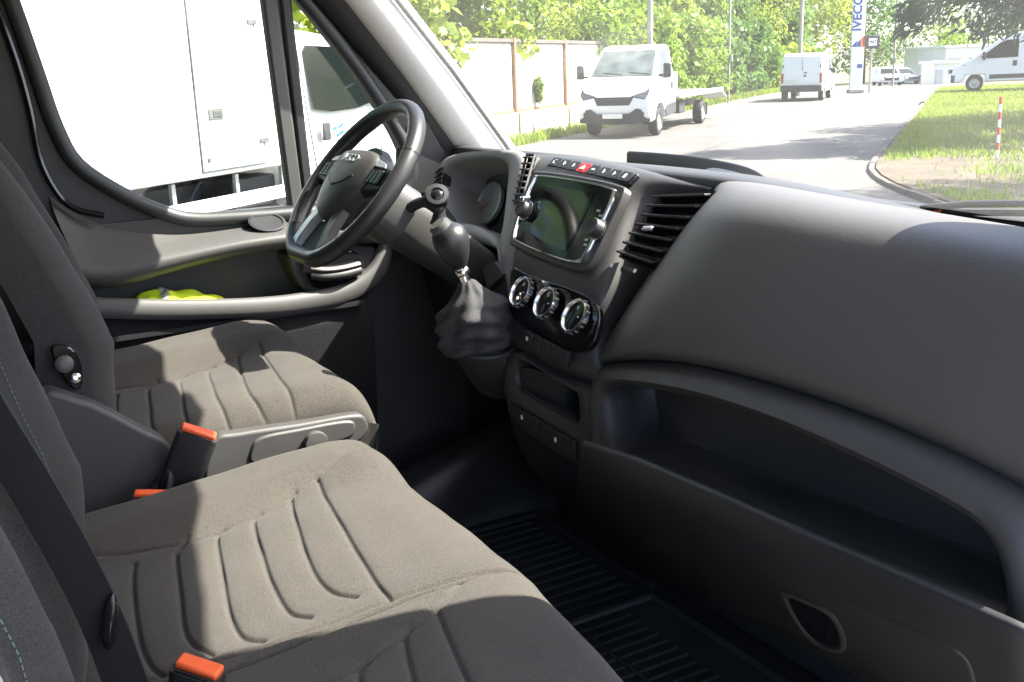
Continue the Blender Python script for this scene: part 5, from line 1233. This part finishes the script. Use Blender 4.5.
def cushion(name, par, dx, dy, z0, x0, x1, y0, y1, m, chans=True, lob=True, rb=.0, lb=.028, sides=None, skew=0., res=(250, 270)):
    X0, Y0 = x0 - dx, y0 - dy
    pls = ([curve2(c) for c in CH] if chans else []) + [curve2(UPB)] + ([curve2(LOB)] if lob else [])
    pls = [[(a - X0, b - Y0) for a, b in pl] for pl in pls]
    Wd, Ln = x1 - x0, y1 - y0
    def hf(X, Y):
        h = np.zeros_like(X)
        for k, pl in enumerate(pls):
            D = segdist(X, Y, pl); edge_ = k >= len(pls) - (2 if lob else 1)
            h += -(.0035 if edge_ else .0048) * np.exp(-(D / .0034) ** 2) - (.0010 if edge_ else .0020) * np.exp(-(D / .011) ** 2)
        xx = X + X0
        h += lb * (1 - sst(.02, .125, xx)) + rb * sst(.40, .47, xx)
        h += .008 * np.sin(np.clip((xx - .1) / .36, 0, 1) * math.pi) * .5
        h += .004 * np.sin(np.pi * np.clip(Y / Ln, 0, 1)) 
        h += .0012 * np.sin(X * 23 + 1.3) * np.sin(Y * 19) + .0006 * np.sin(X * 61 + Y * 47)
        return h
    tilt = math.tan(R(5))
    def base(a, b, h): return (x0 + a, y0 + b * (1 - skew * a / Wd), z0 + (b - Ln * .35) * tilt - .03 * np.clip((b - Ln + .12) / .12, 0, 1) ** 2 + h)
    return padmesh(name, Wd, Ln, hf, base, m, par, .055, .13, res[0], res[1], sides=sides), base
def backrest(name, par, x0, x1, prof, m, bol=.05, seam=.10, zt=1.95, chans=True, stitch=True, thick=.12, bw=(.055, .115), sl=0):
    """prof: list of (z, y) of the bolster front line, rising"""
    zs = np.array([p[0] for p in prof]); ys = np.array([p[1] for p in prof]); z0 = zs[0]; Wd, Ln = x1 - x0, zt - z0
    def hf(X, Y):
        e = np.minimum(X, Wd - X); h = -bol * sst(bw[0], bw[1], e)
        D = np.abs(e - seam); h += -.006 * np.exp(-(D / .005) ** 2) - .003 * np.exp(-(D / .016) ** 2)
        if chans:
            for k in range(1, 7):
                zz = Ln * (.10 + .12 * k) + .05 * (1 - np.cos((X / Wd - .5) * 3.0))
                h += -(.006 * np.exp(-((Y - zz) / .005) ** 2) + .003 * np.exp(-((Y - zz) / .016) ** 2)) * sst(seam, seam + .02, e)
        h += .0025 * np.sin(X * 21 + 2) * np.sin(Y * 13) + .001 * np.sin(X * 57 + Y * 44)
        return h
    def base(a, b, h):
        z = z0 + b; y = np.interp(z, zs, ys); return (x0 + a, y + h + sl * (.5 - a / Wd), z - h * .22)
    o = padmesh(name, Wd, Ln, hf, base, m, par, .045, thick, 150, 170)
    if stitch:
        parts = []
        for e in (seam - .007, Wd - seam + .007):
            b = .03
            while b < Ln - .03:
                q0, q1 = V(tuple(map(float, base(e, b, float(hf(np.array([e]), np.array([b]))[0]) + .0012)))), V(tuple(map(float, base(e, b + .005, float(hf(np.array([e]), np.array([b + .005]))[0]) + .0012))))
                d_ = (q1 - q0).normalized(); s_ = V((1, 0, 0)); n_ = s_.cross(d_)
                vs = [p + s_ * a * .0007 + n_ * c * .0007 for p in (q0, q1) for a, c in ((-1, -1), (1, -1), (1, 1), (-1, 1))]
                parts.append((vs, [(0, 1, 2, 3), (4, 5, 6, 7), (0, 1, 5, 4), (1, 2, 6, 5), (2, 3, 7, 6), (3, 0, 4, 7)])); b += .0085
        vs, fs = joinm(parts); st_ = mk('stitching', vs, fs, M['teal'], o, smooth=False); st_['kind'] = 'stuff'
    return o
def headrest(par, xc, y, z):
    rows = []
    for k_, dz in ((.55, -.085), (.9, -.07), (1, -.02), (1, .05), (.85, .085), (.5, .095)): rows.append([V((xc + a * .13 * k_, y + b * .05 * k_, z + dz)) for a, b in circ(1, 24, 1, 3)])
    grid('headrest', rows, M['seatB'], par, cu=True, caps=True, sub=1)
    for s in (-.05, .05): tube('headrest_post', [V((xc + s, y - .02, z - .20)), V((xc + s, y, z - .05))], .006, M['chrome'], par)
# ---- driver seat
ds = thing('driver_seat', 'dark grey fabric driver seat behind the steering wheel', 'seat', (-.4, .45, .73))
cushion('cushion', ds, -.565, .09, 1.262, -.69, -.15, .20, .695, M['seatF'], lb=.03, rb=.018)
backrest('backrest', ds, -.71, -.205, [(1.14, .26), (1.28, .285), (1.40, .295), (1.49, .265), (1.66, .195), (1.74, .150), (1.95, .04)], M['seatB'], .05, sl=.05)
headrest(ds, -.455, .02, 2.05)
box('pedestal', V((-.42, .42, .93)), (.46, .46, .38), M['dark'], ds, bevel=.02)
box('seat_rail', V((-.42, .45, 1.11)), (.42, .52, .03), M['dark'], ds, bevel=.005)
sp0 = cat([P(214, 441, x=-.128), P(240, 433, x=-.128), P(300, 424, x=-.128), P(352, 415, x=-.128), P(366, 418, x=-.128), P(368, 432, x=-.128), P(352, 446, x=-.128), P(300, 462, x=-.128), P(240, 480, x=-.128), P(205, 486, x=-.128)], 4, True)
prism('side_cover', sp0, V((-.03, 0, 0)), M['col'], ds, bevel=.006, seg=3)
sp1 = cat([P(252, 448, x=-.124), P(262, 437, x=-.124), P(300, 429, x=-.124), P(345, 421, x=-.124), P(356, 425, x=-.124), P(350, 438, x=-.124), P(310, 448, x=-.124), P(255, 464, x=-.124)], 4, True)
prism('side_cover_inset', sp1, V((-.01, 0, 0)), M['col'], ds, bevel=.004)
lathe('recline_wheel', P(316, 443, x=-.118), V((1, 0, 0)), [(.020, -.01), (.022, 0), (.020, .007), (.01, .008)], M['trim'], ds, n=28)
prism('rear_cover', cat([P(40, 400, x=-.13), P(80, 400, x=-.13), P(106, 410, x=-.13), P(140, 428, x=-.13), P(172, 447, x=-.13), P(160, 480, x=-.13), P(118, 510, x=-.13), P(82, 520, x=-.13)], 3, True), V((-.05, 0, 0)), M['dash'], ds, bevel=.008, seg=3)
# recliner hinge on the side of the backrest
rh = P(70, 372, x=-.196)
prism('recliner_plate', cat([P(50, 345, x=-.20), P(70, 346, x=-.20), P(80, 362, x=-.20), P(82, 382, x=-.20), P(72, 388, x=-.20), P(56, 365, x=-.20)], 3, True), V((.012, 0, 0)), M['gloss'], ds, bevel=.004)
lathe('recliner_pin', P(64, 364, x=-.186), V((1, .1, .2)), [(.013, -.004), (.014, .004), (.010, .007), (.004, .008)], M['trim'], ds, n=20)
lathe('recliner_screw', P(75, 378, x=-.186), V((1, .1, .2)), [(.007, -.004), (.008, .006), (.004, .008)], M['chrome'], ds, n=16)
# ---- double passenger bench
pbn = thing('passenger_bench', 'dark grey fabric double passenger seat in the foreground', 'seat', (.45, .35, .73))
cushion('cushion', pbn, 0, 0, 1.180, -.075, .486, .06, .656, M['seatF'], lb=.022, rb=.004, sides=(.05, .010, .05, .06), res=(420, 440), skew=.015)
oc, obase = cushion('cushion', pbn, .46, -.02, 1.180, .487, .955, .05, .648, M['seatF'], lb=.003, rb=.02, chans=True, lob=False, sides=(.010, .05, .05, .06), skew=.12)
backrest('backrest', pbn, -.045, .452, [(1.12, .11), (1.20, .135), (1.28, .140), (1.45, .095), (1.58, .062), (1.95, -.06)], M['seatB'], .045, sl=.07)
backrest('backrest', pbn, .470, .955, [(1.12, .055), (1.20, .075), (1.30, .060), (1.45, .020), (1.60, -.02), (1.95, -.13)], M['seatB'], .045, sl=.02)
headrest(pbn, .20, -.06, 2.05); headrest(pbn, .71, -.15, 2.05)
box('bench_base', V((.45, .34, .92)), (.90, .46, .30), M['dark'], pbn, bevel=.03)
# ---- seat belt, buckles
def flat(name, path, wd, m, par, side, th=.0012):
    path = [V(p) for p in path]; rows = []
    for p, (t, s, n) in zip(path, frames(path, V(side))):
        sd_ = (V(side) - t * V(side).dot(t)).normalized(); nn_ = t.cross(sd_)
        rows.append([p - sd_ * wd / 2 - nn_ * th, p + sd_ * wd / 2 - nn_ * th, p + sd_ * wd / 2 + nn_ * th, p - sd_ * wd / 2 + nn_ * th])
    return grid(name, rows, m, par, cu=True, caps=True)
sb = thing('seat_belt', 'black seat belt webbing hanging beside the foreground backrest', 'seat belt', P(120, 660, x=.50))
bp_ = cat([P(-60, 330, x=.47), P(-20, 405, x=.47), P(30, 485, x=.475), P(75, 565, x=.48), P(104, 625, x=.485), P(128, 690, x=.49), P(150, 760, x=.49)], 5)
flat('webbing', bp_, .047, M['belt'], sb, V((.45, .80, .35)))
gc_, gd_ = P(110, 622, x=.497), (P(111, 592, x=.50) - P(106, 654, x=.50)).normalized()
rows = []
for k_, h_ in ((.8, -.006), (1, 0), (.8, .006)):
    e1_ = gd_; e2_ = V((.9, -.3, .3)).cross(e1_).normalized(); e3_ = e1_.cross(e2_)
    rows.append([gc_ + e1_ * (math.cos(t) * .034 * k_) + e2_ * (math.sin(t) * .009 * k_) + e3_ * h_ for t in np.linspace(0, 2 * math.pi, 21)[:-1]])
grid('belt_plate', rows, M['gloss'], sb, cu=True, caps=True, sub=1)
def buckle(label, top, ax, wdir, s=1.0, stalk=None):
    ax = V(ax).normalized(); wdir = V(wdir); wdir = (wdir - ax * wdir.dot(ax)).normalized(); nd = ax.cross(wdir)
    t = thing('seat_buckle', label, 'seat buckle', top - ax * .1 * s, 0, 'orange topped belt buckles')
    rows = []
    for k_, h_ in ((.80, -.105), (.95, -.095), (1.0, -.03), (1.0, -.006), (.97, 0)):
        rows.append([top + ax * (h_ * s) + wdir * (a * .029 * k_ * s) + nd * (b * .0155 * k_ * s) for a, b in circ(1, 20, 1, 5)])
    grid('body', rows, M['dark'], t, cu=True, caps=True, ang=50)
    rb_ = box('release_button', top + nd * (.003 * s) + ax * .002, (.050 * s, .020 * s, .010 * s), M['orange'], t, (wdir, nd, ax), bevel=.003)
    box('tongue_slot', top - nd * (.0105 * s) + ax * .0005, (.042 * s, .005 * s, .003), M['gloss'], t, (wdir, nd, ax), bevel=.0005)
    return t
buckle('orange topped buckle standing beside the driver seat', P(198, 434, x=-.085), V((.22, .42, 1)), V((.35, 1, -.25)), 1.12)
buckle('orange topped buckle half hidden behind the middle seat cushion', P(150, 496, x=-.055), V((.1, .1, 1)), V((.35, 1, .0)), .95)
b3 = buckle('orange topped buckle at the bottom edge between the passenger cushions', P(198, 670, x=.50), V((.25, .1, 1)), V((.75, .75, .0)), 1.0)
tube('buckle_cable', cat([P(168, 460, x=-.10), P(170, 480, x=-.09), P(166, 500, x=-.08)], 4), .006, M['dark'], sb, n=8)
# ================================================================== RUBBER MATS
mt1 = thing('floor_mat', 'black ribbed rubber floor mat in front of the passenger seat', 'floor mat', (.4, .9, .735))
mz = .738
prism('mat_sheet', [V((-.02, .42, mz)), V((.88, .42, mz)), V((.88, 1.22, mz)), V((-.02, 1.22, mz))], V((0, 0, .008)), M['rubber'], mt1, bevel=.003)
for k in range(30):
    x = .015 + .029 * k
    box('rib', V((x, .80, mz + .011)), (.007, .68, .007), M['rubber'], mt1, bevel=.002)
for y in (.54, .70, .86, 1.02): box('cross_rib', V((.43, y, mz + .0125)), (.80, .006, .009), M['rubber'], mt1, bevel=.002)
for a_, b_ in (((-.02, .42), (-.02, 1.22)), ((-.02, 1.22), (.88, 1.22)), ((.88, 1.22), (.88, .42))):
    tube('mat_edge', [V((a_[0], a_[1], mz + .012)), V((b_[0], b_[1], mz + .012))], .009, M['rubber'], mt1, n=8)
mt2 = thing('floor_mat', 'black rubber floor mat ahead of the middle seat beside the tunnel', 'floor mat', (-.27, .9, .735))
prism('mat_sheet', [V((-.50, .50, mz)), V((-.045, .50, mz)), V((-.045, 1.24, mz)), V((-.50, 1.24, mz))], V((0, 0, .008)), M['rubber'], mt2, bevel=.003)
for k in range(7): box('cross_rib', V((-.20, .62 + .026 * k, mz + .011)), (.26, .007, .007), M['rubber'], mt2, bevel=.002)
for k in range(13): box('rib', V((-.475 + .034 * k, 1.02, mz + .011)), (.007, .38, .007), M['rubber'], mt2, bevel=.002)
# metal edge lines in the dark footwell
tube('mat_edge', cat([V((-.5, .5, mz + .014)), V((-.5, .9, mz + .016)), V((-.5, 1.24, mz + .014))], 4), .010, M['vinyl'], mt2, n=8)
tube('mat_edge', [V((-.5, 1.24, mz + .014)), V((-.045, 1.24, mz + .014))], .009, M['vinyl'], mt2, n=8)
# ================================================================== WIPERS on the windshield
wp = thing('wiper', 'black wiper arm and blade resting at the base of the windshield', 'wiper', P(960, 212, y=1.56))
tube('blade', [P(922, 208, y=1.53), P(970, 204, y=1.52), P(1060, 203, y=1.50)], .006, M['dark'], wp, n=8)
sweep('arm', [P(930, 211, y=1.54), P(975, 212, y=1.53), P(1060, 213, y=1.51)], circ(.009, 8, .7), M['dark'], wp)
box('arm_clip', P(938, 211, y=1.53), (.014, .008, .007), M['orange'], wp, bevel=.003)
